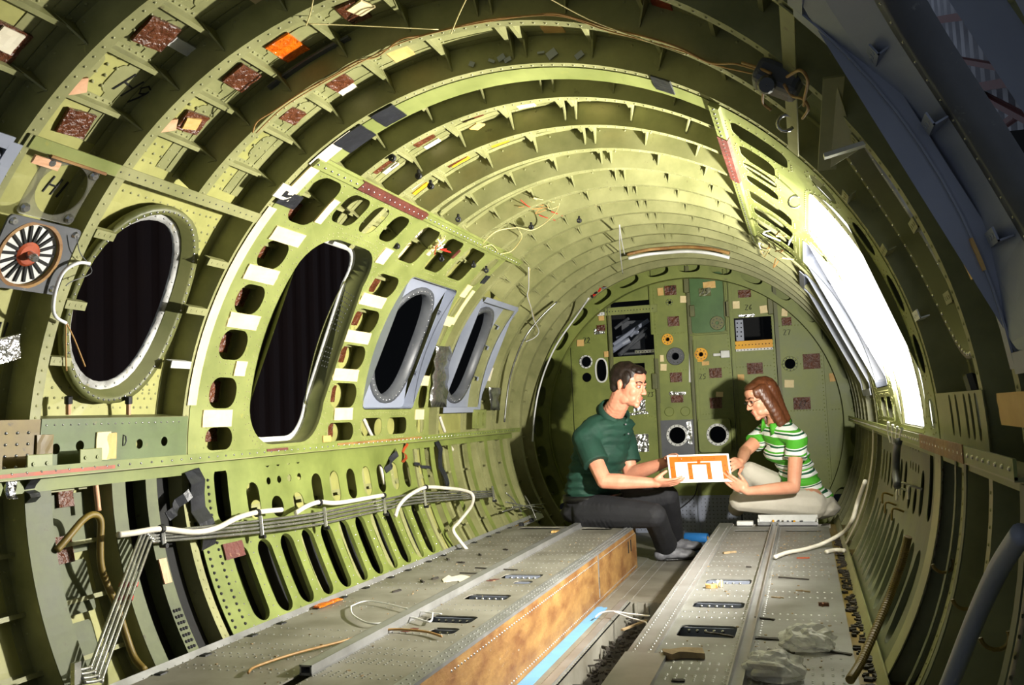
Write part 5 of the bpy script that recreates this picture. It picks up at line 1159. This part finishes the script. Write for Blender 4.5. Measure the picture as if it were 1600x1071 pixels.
def stripes(name, axis, origin, period):
    m = bpy.data.materials.new(name); m.use_nodes = True; nt = m.node_tree; N = nt.nodes; L = nt.links; b = N['Principled BSDF']; b.inputs['Roughness'].default_value = .75
    g = N.new('ShaderNodeNewGeometry'); d = N.new('ShaderNodeVectorMath'); d.operation = 'DOT_PRODUCT'; d.inputs[1].default_value = axis
    s_ = N.new('ShaderNodeVectorMath'); s_.operation = 'SUBTRACT'; s_.inputs[1].default_value = origin; L.new(g.outputs['Position'], s_.inputs[0]); L.new(s_.outputs[0], d.inputs[0])
    n = N.new('ShaderNodeTexNoise'); n.inputs['Scale'].default_value = 5; L.new(g.outputs['Position'], n.inputs['Vector']); q = N.new('ShaderNodeMath'); q.operation = 'MULTIPLY_ADD'; q.inputs[1].default_value = .03; L.new(n.outputs['Fac'], q.inputs[0]); L.new(d.outputs['Value'], q.inputs[2])
    k = N.new('ShaderNodeMath'); k.operation = 'DIVIDE'; k.inputs[1].default_value = period; L.new(q.outputs[0], k.inputs[0]); f = N.new('ShaderNodeMath'); f.operation = 'FRACT'; L.new(k.outputs[0], f.inputs[0])
    cr = N.new('ShaderNodeValToRGB'); cr.color_ramp.interpolation = 'CONSTANT'; E = cr.color_ramp.elements
    cols = ((0, (76, 170, 40)), (.36, (240, 242, 236)), (.52, (18, 84, 52)), (.60, (240, 242, 236)), (.66, (76, 170, 40)), (.74, (240, 242, 236)), (.90, (18, 84, 52)), (.96, (240, 242, 236)))
    E[0].position = 0; E[0].color = lin(cols[0][1]); E[1].position = cols[1][0]; E[1].color = lin(cols[1][1])
    for p, c in cols[2:]: e = E.new(p); e.color = lin(c)
    L.new(f.outputs[0], cr.inputs[0]); L.new(cr.outputs[0], b.inputs['Base Color'])
    n2 = N.new('ShaderNodeTexNoise'); n2.inputs['Scale'].default_value = 14; L.new(g.outputs['Position'], n2.inputs['Vector']); bp = N.new('ShaderNodeBump'); bp.inputs['Strength'].default_value = .3; bp.inputs['Distance'].default_value = .01; L.new(n2.outputs['Fac'], bp.inputs['Height']); L.new(bp.outputs[0], b.inputs['Normal'])
    M[name] = m

_ico = bmesh.new(); bmesh.ops.create_icosphere(_ico, subdivisions=2, radius=1); _ico.verts.index_update()
ICO_V = [v.co.copy() for v in _ico.verts]; ICO_F = [tuple(v.index for v in f.verts) for f in _ico.faces]; _ico.free()
class Blob(MB):
    def ball(s, c, r, R=None):
        r = (r, r, r) if not hasattr(r, '__len__') else r; R = R or Matrix.Identity(3); c = Vector(c)
        return s.add([c + R @ Vector((v.x * r[0], v.y * r[1], v.z * r[2])) for v in ICO_V], ICO_F)
    def limb(s, pts, flat=None):
        """pts: (point, radius) chain of overlapping spheres"""
        for (a, ra), (b, rb) in zip(pts[:-1], pts[1:]):
            a = Vector(a); b = Vector(b); n = max(2, int((b - a).length / (min(ra, rb) * .3)))
            for k in range(n + 1): s.ball(a.lerp(b, k / n), ra + (rb - ra) * k / n)
        return s
    def drum(s, a, b, ra, rb, n=20):
        """open-ended sleeve: truncated cone with flat ends"""
        a = Vector(a); b = Vector(b); s.tube([a.lerp(b, k / 6) for k in range(7)], ra, n, True, [ra + (rb - ra) * k / 6 for k in range(7)]); return s
    def fuse(s, name, mat_, parent, voxel, smooth=3, fac=.5):
        me = bpy.data.meshes.new('tmp'); me.from_pydata([tuple(v) for v in s.v], [], s.f); me.update()
        o = bpy.data.objects.new('tmp', me); COL.objects.link(o)
        m = o.modifiers.new('r', 'REMESH'); m.mode = 'VOXEL'; m.voxel_size = voxel; m.use_smooth_shade = True
        if smooth: q = o.modifiers.new('s', 'SMOOTH'); q.iterations = smooth; q.factor = fac
        dg = bpy.context.evaluated_depsgraph_get(); ev = o.evaluated_get(dg); em = bpy.data.meshes.new_from_object(ev)
        vs = [v.co.copy() for v in em.vertices]; fs = [tuple(p.vertices) for p in em.polygons]
        bpy.data.objects.remove(o); bpy.data.meshes.remove(me); bpy.data.meshes.remove(em)
        return obj(name, vs, fs, mat_, parent, True)
J = lambda x, y, Y: on_y(x, y, Y)
def frame_of(f, up=(0, 0, 1)):
    f = Vector(f).normalized(); r = f.cross(Vector(up)).normalized(); u = r.cross(f); return f, u, r
class Head:
    def __init__(s, c, f, tilt=(0, 0, 1), k=1.0):
        s.c = Vector(c); s.f, s.u, s.r = frame_of(f, tilt); s.k = k; s.R = Matrix((s.f, s.u, s.r)).transposed()
    def p(s, a, b, c=0): return s.c + (s.f * a + s.u * b + s.r * c) * s.k
    def ball(s, B, a, b, c, r):
        r = (r,) * 3 if not hasattr(r, '__len__') else r; B.ball(s.p(a, b, c), [q * s.k for q in r], s.R)
def build_head(B, H, fem=False):
    H.ball(B, -.012, .035, 0, (.095, .083, .074)); H.ball(B, .028, -.02, 0, (.064, .088, .062)); H.ball(B, .04, -.075, 0, (.047, .036, .046 if not fem else .040))
    H.ball(B, .076, -.098, 0, (.017, .016, .019)); H.ball(B, .062, .05, 0, (.03, .035, .05))
    for k in range(8):
        t = k / 7; H.ball(B, .090 + .020 * t, .010 - .036 * t, 0, .0075 + .004 * t)
    for s_ in (-1, 1):
        H.ball(B, .100, -.030, .010 * s_, .0085); H.ball(B, .081, .022, .028 * s_, (.012, .008, .024)); H.ball(B, .054, -.028, .036 * s_, (.026, .030, .022)); H.ball(B, .050, -.066, .030 * s_, (.032, .026, .018))
        H.ball(B, -.006, -.008, .074 * s_, (.014, .030, .011)); H.ball(B, -.012, .004, .079 * s_, (.012, .018, .008)); H.ball(B, .012, -.075, .042 * s_, (.036, .030, .016))
        H.ball(B, .080, .003, .031 * s_, (.012, .009, .016))
    H.ball(B, .091, -.052, 0, (.010, .006, .021)); H.ball(B, .089, -.064, 0, (.010, .007, .018)); H.ball(B, .084, -.078, 0, (.010, .010, .018))
def face_parts(H, parent, fem=False):
    for s_ in (-1, 1):
        e = Blob(); H.ball(e, .0825, .004, .031 * s_, (.0105, .0052, .0130)); e.build('eye', 'eye_white', parent, True)
        e = Blob(); H.ball(e, .0905, .003, .032 * s_, (.0035, .0055, .0055)); e.build('iris', 'eye_iris', parent, True)
        b = Blob(); b.limb([(H.p(.090, .027, .014 * s_), .0038), (H.p(.086, .031, .032 * s_), .0042), (H.p(.074, .026, .047 * s_), .0026)]); b.build('eyebrow', 'hair_dark' if not fem else 'hair_brown', parent, True)
        b = Blob(); b.limb([(H.p(.0885, .0115, .018 * s_), .0016), (H.p(.0900, .0125, .031 * s_), .0018), (H.p(.080, .008, .046 * s_), .0014)]); b.build('eyelid', 'hair_dark', parent, True)
    b = Blob(); H.ball(b, .0945, -.0535, 0, (.0075, .0040, .0185)); H.ball(b, .0925, -.0635, 0, (.0075, .0050, .0160)); b.fuse('lips', 'lip', parent, .0012, 2)
def hand(B, w, d, n, side, curl=.5, spread=.0205, k=1.0, thumb=(.55, .65, .45), taper=None):
    """w wrist, d wrist->knuckles, n palm side, side=+1 thumb towards n x d"""
    d = Vector(d).normalized(); n = Vector(n); n = (n - d * n.dot(d)).normalized(); a = n.cross(d).normalized() * side
    B.limb([(w, .026 * k), (w + d * .03 * k, .027 * k)]); R = Matrix((d, a, n)).transposed()
    B.ball(w + d * .055 * k, (.047 * k, .042 * k, .0165 * k), R); B.ball(w + d * .04 * k + a * .022 * k + n * .006, (.034 * k, .020 * k, .017 * k), R)
    for i, (L, r) in enumerate(((.078, .0088), (.086, .0090), (.080, .0086), (.063, .0076))):
        o = a * (.031 - spread * i) * k; p = w + (d * (.090 - .004 * abs(i - 1.2)) + n * .0) * k + o; ang = curl * (.35 + .06 * i); P = [(p - d * .02 * k, r * 1.1 * k), (p, r * k)]
        dd = d.copy()
        for q, fr in enumerate((.45, .31, .24)):
            dd = (dd * math.cos(ang) + n * math.sin(ang)).normalized() if q == 0 else (dd * math.cos(curl * .6) + (n - dd * n.dot(dd)).normalized() * math.sin(curl * .6)).normalized()
            p = p + dd * L * fr * k; P.append((p, r * (1 - .1 * (q + 1)) * k))
        B.limb(P)
    t0 = w + d * .028 * k + a * .030 * k + n * .006 * k; td = (d * thumb[0] + a * thumb[1] + n * thumb[2]).normalized(); t1 = t0 + td * .036 * k; td2 = (td + d * .35 + n * .15).normalized(); t2 = t1 + td2 * .03 * k
    B.limb([(t0, .0135 * k), (t1, .0105 * k), (t2, .0085 * k)])

# ---------------------------------------------------------------- the sample board they hold
bc = [J(1042, 712, 4.80), J(1138.5, 711, 4.80), J(1144.5, 753, 4.765), J(1047.5, 757, 4.765)]
BO = bc[0]; BX = ((bc[1] - bc[0]) + (bc[2] - bc[3])) / 2; BH_ = ((bc[3] - bc[0]) + (bc[2] - bc[1])) / 2; BN = BX.cross(BH_).normalized()
if BN.y > 0: BN = -BN
board = thing('sample_board', 'white rectangular board with orange track pattern held by both people', 'board', (bc[0] + bc[2]) / 2)
def bpt(u, v, t): return BO + BX * u + BH_ * v + BN * t
def bquad(name, u0, u1, v0, v1, t0, t1, m):
    vs = [bpt(u, v, t) for t in (t0, t1) for u, v in ((u0, v0), (u1, v0), (u1, v1), (u0, v1))]
    return obj(name, vs, [(0, 1, 2, 3), (7, 6, 5, 4), (0, 4, 5, 1), (1, 5, 6, 2), (2, 6, 7, 3), (3, 7, 4, 0)], m, board)
bquad('panel', 0, 1, 0, 1, -.0045, 0, 'board_white')
for nm, u0, u1, v0, v1 in (('track', .03, .97, .06, .26), ('track', .03, .115, .26, .88), ('track', .87, .97, .26, .90), ('track', .32, .69, .30, .37), ('track', .32, .39, .37, .89), ('track', .62, .69, .37, .90), ('track', .48, .535, .20, .33)): bquad(nm, u0, u1, v0, v1, .0002, .0016, 'track_orange')
for u in (.22, .39, .57, .76): bquad('track_dot', u - .006, u + .006, .13, .19, .0016, .0022, 'track_dark')
for u, v in ((.06, .45), (.09, .8), (.355, .5), (.355, .8), (.655, .5), (.655, .8), (.92, .42), (.92, .62), (.92, .82)): bquad('track_dot', u - .008, u + .008, v - .02, v + .02, .0016, .0022, 'track_dark')

# ---------------------------------------------------------------- man
man = thing('person', 'man in dark green polo shirt and black jeans sitting on the left platform edge', 'person', (-.33, 4.85, ZF))
mH = Head(J(981, 601, 4.86), (.92, -.30, -.26), (.06, 0, 1), 1.02)
pel = J(926, 787, 4.98); rhip = J(914, 797, 4.89); lhip = J(946, 793, 5.08); wst = J(927, 752, 4.97); chs = J(938, 706, 4.95); nek = J(953, 653, 4.93)
rsh = J(914, 686, 4.80); lsh = J(976, 692, 5.10); relb = J(944, 752, 4.70); rwr = J(1018, 755, 4.72); lelb = J(985, 742, 5.06); lwr = J(1042, 722, 4.93)
rkn = J(1022, 806, 4.74); lkn = J(1042, 776, 5.06); rank = Vector((-.035, 5.08, ZA + .085)); lank = Vector((-.03, 5.36, ZA + .09))
B = Blob(); build_head(B, mH)
B.limb([(mH.p(-.02, -.06), .062), (mH.p(-.035, -.12), .060), (nek, .068)])
B.limb([(nek, .07), (chs, .11), (wst, .10), (pel, .11)]); B.limb([(rsh, .05), (nek.lerp(rsh, .3), .06)]); B.limb([(lsh, .05), (nek.lerp(lsh, .3), .06)])
B.limb([(rsh, .052), (rsh.lerp(relb, .5), .048), (relb, .043), (relb.lerp(rwr, .3), .044), (rwr, .028)]); B.limb([(lsh, .052), (lsh.lerp(lelb, .5), .048), (lelb, .043), (lelb.lerp(lwr, .3), .044), (lwr, .028)])
B.limb([(rhip, .08), (rkn, .055), (rank, .042)]); B.limb([(lhip, .08), (lkn, .055), (lank, .042)])
hd = (bpt(.12, .97, -.02) - rwr).normalized(); hand(B, rwr, Vector((1, .06, -.02)), Vector((.1, .55, .8)), -1, .32, thumb=(.75, .30, .55))
hand(B, lwr, bpt(.33, -.06, -.012) - lwr, Vector((.15, -.85, -.5)), 1, .55, thumb=(.7, .4, .5))
B.fuse('body', 'skin_man', man, .0040, 5)
face_parts(mH, man)
Hh = Blob(); mH.ball(Hh, -.020, .047, 0, (.096, .080, .0805)); mH.ball(Hh, -.058, .0, 0, (.046, .066, .060)); mH.ball(Hh, .035, .088, 0, (.048, .028, .056)); mH.ball(Hh, .066, .082, .02, (.022, .016, .032)); mH.ball(Hh, .062, .080, -.025, (.022, .016, .026))
for s_ in (-1, 1): mH.ball(Hh, .018, .035, .068 * s_, (.028, .04, .012)); mH.ball(Hh, .020, .0, .071 * s_, (.009, .026, .007)); mH.ball(Hh, -.052, -.022, .046 * s_, (.028, .036, .022)); mH.ball(Hh, -.035, .014, .060 * s_, (.045, .034, .016))
Hh.fuse('hair', 'hair_dark', man, .0035, 6)
Sh = Blob()
Rt = Matrix.Rotation(math.radians(-42), 3, 'Z')     # chest turned towards the camera
Sh.limb([(nek - Vector((0, 0, .035)), .085), (nek.lerp(rsh, .55), .082), (rsh, .074)]); Sh.limb([(nek - Vector((0, 0, .035)), .085), (nek.lerp(lsh, .55), .082), (lsh, .074)])
for k in range(11):
    t = k / 10; a = nek.lerp(chs, min(1, t * 2.2)) if t < .4545 else (chs.lerp(wst, (t - .4545) / .3) if t < .7545 else wst.lerp(pel, (t - .7545) / .2455 * .75))
    if t > .08: Sh.ball(a, (.125 + .012 * math.sin(t * 3.1), .168 + .012 * math.sin(t * 3.0), .06), Rt)
Sh.ball(wst + Vector((.05, -.03, .0)), (.105, .14, .08), Rt); Sh.ball(chs + Vector((.035, -.025, -.01)), (.11, .14, .09), Rt); Sh.ball(wst + Vector((-.02, .01, -.045)), (.135, .165, .05), Rt)
se = rsh.lerp(relb, .60); Sh.limb([(rsh, .076), (rsh.lerp(relb, .3), .072)]); Sh.drum(rsh.lerp(relb, .12), se, .070, .076); le = lsh.lerp(lelb, .62); Sh.limb([(lsh, .074), (lsh.lerp(lelb, .3), .07)]); Sh.drum(lsh.lerp(lelb, .12), le, .068, .074)
shirt = Sh.fuse('polo_shirt', 'polo_green', man, .006, 4)
# collar and placket
cf, cu, cr_ = frame_of((.78, -.62, -.1)); cb = nek + (mH.p(-.03, -.1) - nek).normalized() * .036 + Vector((.006, 0, 0))
def collar(parent, cb, ax, f_, r_in, mtl, gap, h=.034, tip=.05):
    ax = Vector(ax).normalized(); f_ = (Vector(f_) - ax * Vector(f_).dot(ax)).normalized(); s_ = ax.cross(f_); vs = []; fs = []; n = 26
    for k in range(n + 1):
        a = gap + (2 * math.pi - 2 * gap) * k / n; d = f_ * math.cos(a) + s_ * math.sin(a); pt = max(0, math.cos(a)) ** 4
        up_ = h * .75; lo = -.020 - tip * pt
        vs += [cb + d * r_in + ax * up_, cb + d * (r_in + .010) + ax * (up_ + .002), cb + d * (r_in + .022 + .018 * pt) + ax * lo, cb + d * (r_in + .016 + .018 * pt) + ax * lo, cb + d * (r_in - .002) - ax * .02]
    for k in range(n):
        for q in range(5): i = 5 * k; fs.append((i + q, i + 5 + q, i + 5 + (q + 1) % 5, i + (q + 1) % 5))
    fs += [(0, 1, 2, 3, 4), tuple(5 * n + q for q in (4, 3, 2, 1, 0))]
    return obj('collar', vs, fs, mtl, parent, True)
collar(shirt, cb, (mH.p(-.03, -.1) - nek), (.78, -.62, 0), .078, 'polo_green', .38, .030, .045)
for k in range(2): Blob().ball(cb + cf * (.098 + .018 * k) + Vector((0, 0, -.055 - .05 * k)), .0055).build('button', 'shoe_white', shirt, True)
Tr = Blob()
Tr.ball(pel + Vector((0, 0, .012)), (.145, .178, .075), Rt); Tr.ball(pel + Vector((-.02, .01, -.045)), (.15, .18, .085), Rt); Tr.ball(wst.lerp(pel, .8), (.128, .165, .04), Rt)
Tr.limb([(rhip + Vector((.02, 0, -.01)), .105), (rhip.lerp(rkn, .5), .088), (rkn, .068)]); Tr.limb([(lhip + Vector((.02, 0, -.01)), .105), (lhip.lerp(lkn, .5), .088), (lkn, .068)])
Tr.limb([(rkn, .068), (rkn.lerp(rank, .35), .066), (rank + (rkn - rank).normalized() * .05, .062)]); Tr.drum(rkn.lerp(rank, .55), rank.lerp(rkn, .04), .060, .066)
Tr.limb([(lkn, .068), (lkn.lerp(lank, .35), .066), (lank + (lkn - lank).normalized() * .05, .062)])
Tr.fuse('trousers', 'denim_black', man, .006, 4)
bx = MB(); vs = []; n = 30; bc_ = wst.lerp(pel, .72)
bx.lathe(Vector((0, 0, 0)), (0, 0, 1), [(1.0, -.018), (1.03, -.018), (1.03, .018), (1.0, .018)], n); bx.v = [bc_ + Rt @ Vector((v.x * .140, v.y * .176, v.z)) for v in bx.v]; belt = bx.build('belt', 'leather_black', man, True)
wx = (rwr - relb).normalized()
def shoe(parent, ank, d, tip=.0, soles='leather_black'):
    d = Vector(d).normalized(); up = Vector((0, 0, 1)); up = (up - d * up.dot(d)).normalized(); s_ = d.cross(up); R = Matrix((d, s_, up)).transposed(); b = Blob()
    b.limb([(ank, .046), (ank - up * .035, .045)]); b.ball(ank - up * .045 + d * .03, (.09, .043, .036), R); b.ball(ank - up * .055 + d * .10, (.075, .047, .027), R); b.ball(ank - up * .048 - d * .035, (.04, .040, .036), R)
    sh = b.fuse('shoe', 'shoe_white', parent, .005, 3); b = Blob(); b.ball(ank - up * .076 + d * .065, (.128, .047, .013), R); b.fuse('sole', soles, sh, .005, 2)
    b = Blob(); b.limb([(ank - up * .022 + d * .055 - s_ * .02, .004), (ank - up * .020 + d * .055 + s_ * .02, .004)]); b.limb([(ank - up * .03 + d * .078 - s_ * .02, .004), (ank - up * .028 + d * .078 + s_ * .02, .004)]); b.build('lace', 'leather_black', sh, True)
shoe(man, rank + Vector((0, 0, 0)), (.85, .45, 0)); shoe(man, lank, (.8, .4, 0))

# ---------------------------------------------------------------- woman
wom = thing('person', 'woman in green striped polo and pale trousers kneeling by the white tray', 'person', (.66, 5.15, ZF))
wH = Head(J(1191, 622, 5.10), (-.80, -.46, -.34), (-.10, 0, 1), .93)
wpel = J(1262, 779, 5.24); wlhip = J(1268, 785, 5.14); wrhip = J(1250, 782, 5.33); wwst = J(1250, 748, 5.22); wchs = J(1232, 704, 5.18); wnek = J(1214, 664, 5.16)
wl = J(1245, 688, 5.03); wr = J(1192, 680, 5.29); wle = J(1240, 762, 4.93); wlw = J(1168, 768, 4.80); wre = J(1164, 706, 5.17); wrw = J(1158, 722, 4.94)
wlk = J(1156, 783, 5.04); wrk = J(1172, 738, 5.20); wla = J(1258, 797, 5.12); wra = Vector((.34, 5.36, ZA + .26))
B = Blob(); build_head(B, wH, True)
B.limb([(wH.p(-.02, -.06), .048), (wH.p(-.035, -.12), .046), (wnek, .052)])
B.limb([(wnek, .055), (wchs, .085), (wwst, .08), (wpel, .10)]); B.limb([(wl, .042), (wnek.lerp(wl, .3), .045)]); B.limb([(wr, .042), (wnek.lerp(wr, .3), .045)])
B.limb([(wl, .042), (wl.lerp(wle, .5), .040), (wle, .035), (wle.lerp(wlw, .3), .035), (wlw, .023)]); B.limb([(wr, .042), (wr.lerp(wre, .5), .040), (wre, .036), (wre.lerp(wrw, .4), .035), (wrw, .024)])
B.limb([(wlhip, .08), (wlk, .05), (wla, .038)]); B.limb([(wrhip, .08), (wrk, .05), (wra, .038)])
hand(B, wlw, bpt(.93, .93, .004) - wlw, Vector((-.2, .75, .5)), 1, .42, k=.9, thumb=(.75, .3, .35)); hand(B, wrw, bpt(1.0, .38, .006) - wrw, Vector((-.45, .5, -.5)), -1, .6, k=.9, thumb=(.7, .4, .4))
B.fuse('body', 'skin_woman', wom, .0040, 5)
face_parts(wH, wom, True)
Hh = Blob(); wH.ball(Hh, -.022, .046, 0, (.096, .080, .080)); wH.ball(Hh, .030, .082, 0, (.052, .030, .058))
for s_ in (-1, 1):
    for k in range(9):
        t = k / 8; wH.ball(Hh, .014 - .03 * t, .05 - .215 * t, (.066 + .012 * math.sin(t * 2.6)) * s_, (.044 - .008 * t, .036, .022)); wH.ball(Hh, -.045 - .008 * t, .05 - .205 * t, .050 * s_, (.045 - .006 * t, .036, .034))
    wH.ball(Hh, .050, .045, .060 * s_, (.022, .036, .014))
for k in range(8):
    t = k / 7; wH.ball(Hh, -.075 + .012 * t, .02 - .175 * t, 0, (.042, .04, .072 - .008 * t))
Hh.fuse('hair', 'hair_brown', wom, .004, 8)
gl = MB()
for s_ in (-1, 1):
    pts = [wH.p(.104 - .010 * abs(math.cos(a)) * (1 if math.cos(a) * s_ > 0 else 0), .000 + .0155 * math.sin(a), .033 * s_ + .024 * math.cos(a)) for a in [2 * math.pi * k / 20 for k in range(21)]]; gl.tube(pts, .0014, 6)
    gl.tube([wH.p(.094, .004, .057 * s_), wH.p(.05, .006, .073 * s_), wH.p(-.005, .004, .083 * s_)], .0014, 6)
gl.tube([wH.p(.104, .004, -.009), wH.p(.107, .006, 0), wH.p(.104, .004, .009)], .0014, 6); gl.build('eyeglasses', 'leather_black', wom, True)
wax = (wnek - wpel).normalized(); stripes('stripe_knit', tuple((wax + Vector((.22, 0, 0))).normalized()), tuple(wpel), .118)
Rw = Matrix.Rotation(math.radians(40), 3, 'Z'); Sh = Blob()
Sh.limb([(wnek - Vector((0, 0, .035)), .062), (wnek.lerp(wl, .55), .062), (wl, .058)]); Sh.limb([(wnek - Vector((0, 0, .035)), .062), (wnek.lerp(wr, .55), .062), (wr, .058)])
for k in range(11):
    t = k / 10; a = wnek.lerp(wchs, min(1, t * 2.2)) if t < .4545 else (wchs.lerp(wwst, (t - .4545) / .3) if t < .7545 else wwst.lerp(wpel, (t - .7545) / .2455 * .9))
    if t > .1: Sh.ball(a, (.098 - .006 * math.sin(t * 5), .134 - .014 * math.sin((t - .3) * 4), .05), Rw)
Sh.ball(wchs + Vector((-.045, -.035, -.012)), (.075, .115, .06), Rw); Sh.ball(wpel + Vector((.01, 0, .02)), (.115, .15, .05), Rw)
Sh.limb([(wl, .06), (wl.lerp(wle, .25), .056)]); Sh.drum(wl.lerp(wle, .08), wl.lerp(wle, .40), .054, .060); Sh.limb([(wr, .058), (wr.lerp(wre, .25), .054)]); Sh.drum(wr.lerp(wre, .08), wr.lerp(wre, .50), .052, .058)
shirt = Sh.fuse('polo_shirt', 'stripe_knit', wom, .0055, 4)
mat('polo_lime', (76, 170, 40), rough=.75); mat('polo_white', (240, 242, 236), rough=.75)
collar(shirt, wnek + (wH.p(-.03, -.1) - wnek).normalized() * .026, (wH.p(-.03, -.1) - wnek), (-.75, -.65, 0), .062, 'polo_lime', .45, .022, .036)
Tr = Blob(); Tr.ball(wpel + Vector((.0, 0, -.01)), (.135, .165, .075), Rw); Tr.ball(wpel + Vector((.02, .01, -.05)), (.14, .17, .07), Rw)
Tr.limb([(wlhip + Vector((0, 0, -.01)), .088), (wlhip.lerp(wlk, .5), .078), (wlk, .060)]); Tr.limb([(wrhip + Vector((0, 0, -.01)), .088), (wrhip.lerp(wrk, .5), .078), (wrk, .060)])
Tr.limb([(wlk, .060), (wlk.lerp(wla, .5), .056), (wla, .048)]); Tr.limb([(wrk, .060), (wrk.lerp(wra, .4), .056), (wra, .05)])
Tr.fuse('trousers', 'chino', wom, .006, 4)

# ================================================================ THE HANGAR OUTSIDE
def corrugated(name, o, ux, uy, lx, ly, pitch, depth, m, label, cat='wall'):
    o = Vector(o); ux = Vector(ux); uy = Vector(uy); n = ux.cross(uy); vs = []; fs = []; k = 0; x = 0
    prof = ((0, 0), (.45, 0), (.55, 1), (.9, 1))
    xs = []
    while x < lx:
        for f, d in prof: xs.append((x + f * pitch, d * depth))
        x += pitch
    for x, d in xs: vs += [o + ux * x + n * d, o + ux * x + uy * ly + n * d]
    for i in range(len(xs) - 1): fs.append((2 * i, 2 * i + 2, 2 * i + 3, 2 * i + 1))
    return tag(obj(name, vs, fs, m), label, cat, kind='structure')
corrugated('wall_hangar', (-5.0, -4, -2.4), (0, 1, 0), (0, 0, 1), 30, 12, .3, .05, 'hangar_brown', 'dark brown corrugated hangar wall seen through the windows and exit')
hr = corrugated('wall_hangar_grey', (5.6, -4, -2.4), (0, 1, 0), (0, 0, 1), 60, 30, 1.1, .12, 'hangar_grey', 'pale grey corrugated hangar cladding seen past the torn right edge')
def beam(p, q, w, h, m='truss_red'):
    p = Vector(p); q = Vector(q); d = (q - p); L = d.length; d.normalize(); up = Vector((1, 0, 0)) if abs(d.x) < .9 else Vector((0, 0, 1)); s_ = d.cross(up).normalized(); up = s_.cross(d)
    R = Matrix((d, s_, up)).transposed(); b = MB(); b.box((p + q) / 2, (L, w * .15, h), R); b.box((p + q) / 2 + up * h / 2, (L, w, h * .1), R); b.box((p + q) / 2 - up * h / 2, (L, w, h * .1), R)
    return b
def hang(x, y, X=5.2):
    d = ray(x, y); return CAM + d * ((X - CAM.x) / d.x)
truss = thing('roof_truss', 'rust red steel hangar truss seen past the torn right edge', 'truss', hang(1540, 100))
for (a, b_, w) in (((1440, 35), (1640, 5), .3), ((1450, 150), (1640, 118), .3)): beam(hang(*a), hang(*b_), .2,.33).build('chord', 'truss_red', truss)
for a, b_ in (((1520, 35), (1620, 130)), ((1500, 130), (1640, 205)), ((1480, 90), (1590, 110)), ((1540, 215), (1590, 180))): beam(hang(*a, 5.1), hang(*b_, 5.1), .12, .16).build('brace', 'truss_red', truss)
p = on_y(712, 610, 4.5); d = ray(712, 610); q = CAM + d * (4.2 / -d.x * 1.0) if d.x < 0 else p
drum = thing('orange_drum', 'orange barrel standing outside the aft grey window', 'barrel', (q.x, q.y, -2.4))
MB().lathe((q.x, q.y, -2.4), (0, 0, 1), [(.001, 0), (.3, 0), (.3, .6), (.31, .62), (.3, .64), (.3, 1.2), (.31, 1.22), (.3, 1.24), (.3, 3.1), (.001, 3.1)], 24).build('body', 'rust_orange', drum, True)

# ================================================================ STROBE FILLING THE RIGHT EXIT
sb = thing('studio_softbox', 'bright white strobe softbox filling the right exit opening', 'lamp', cp(20, 2.85, 1.2))
vs = []; fs = []
for k in range(16):
    th = .9 + 42.9 * k / 15
    for y in (2.455, 3.265): vs.append(cp(th, y, 1.056))
for k in range(15): fs.append((2 * k, 2 * k + 2, 2 * k + 3, 2 * k + 1))
obj('diffuser', vs, fs, 'softbox_white', sb)
sweep('shell', [(0, 1.16), (.88, 1.16), (.88, 1.24), (0, 1.24)], -2, 42, 2.42, 'softbox_black', sb)
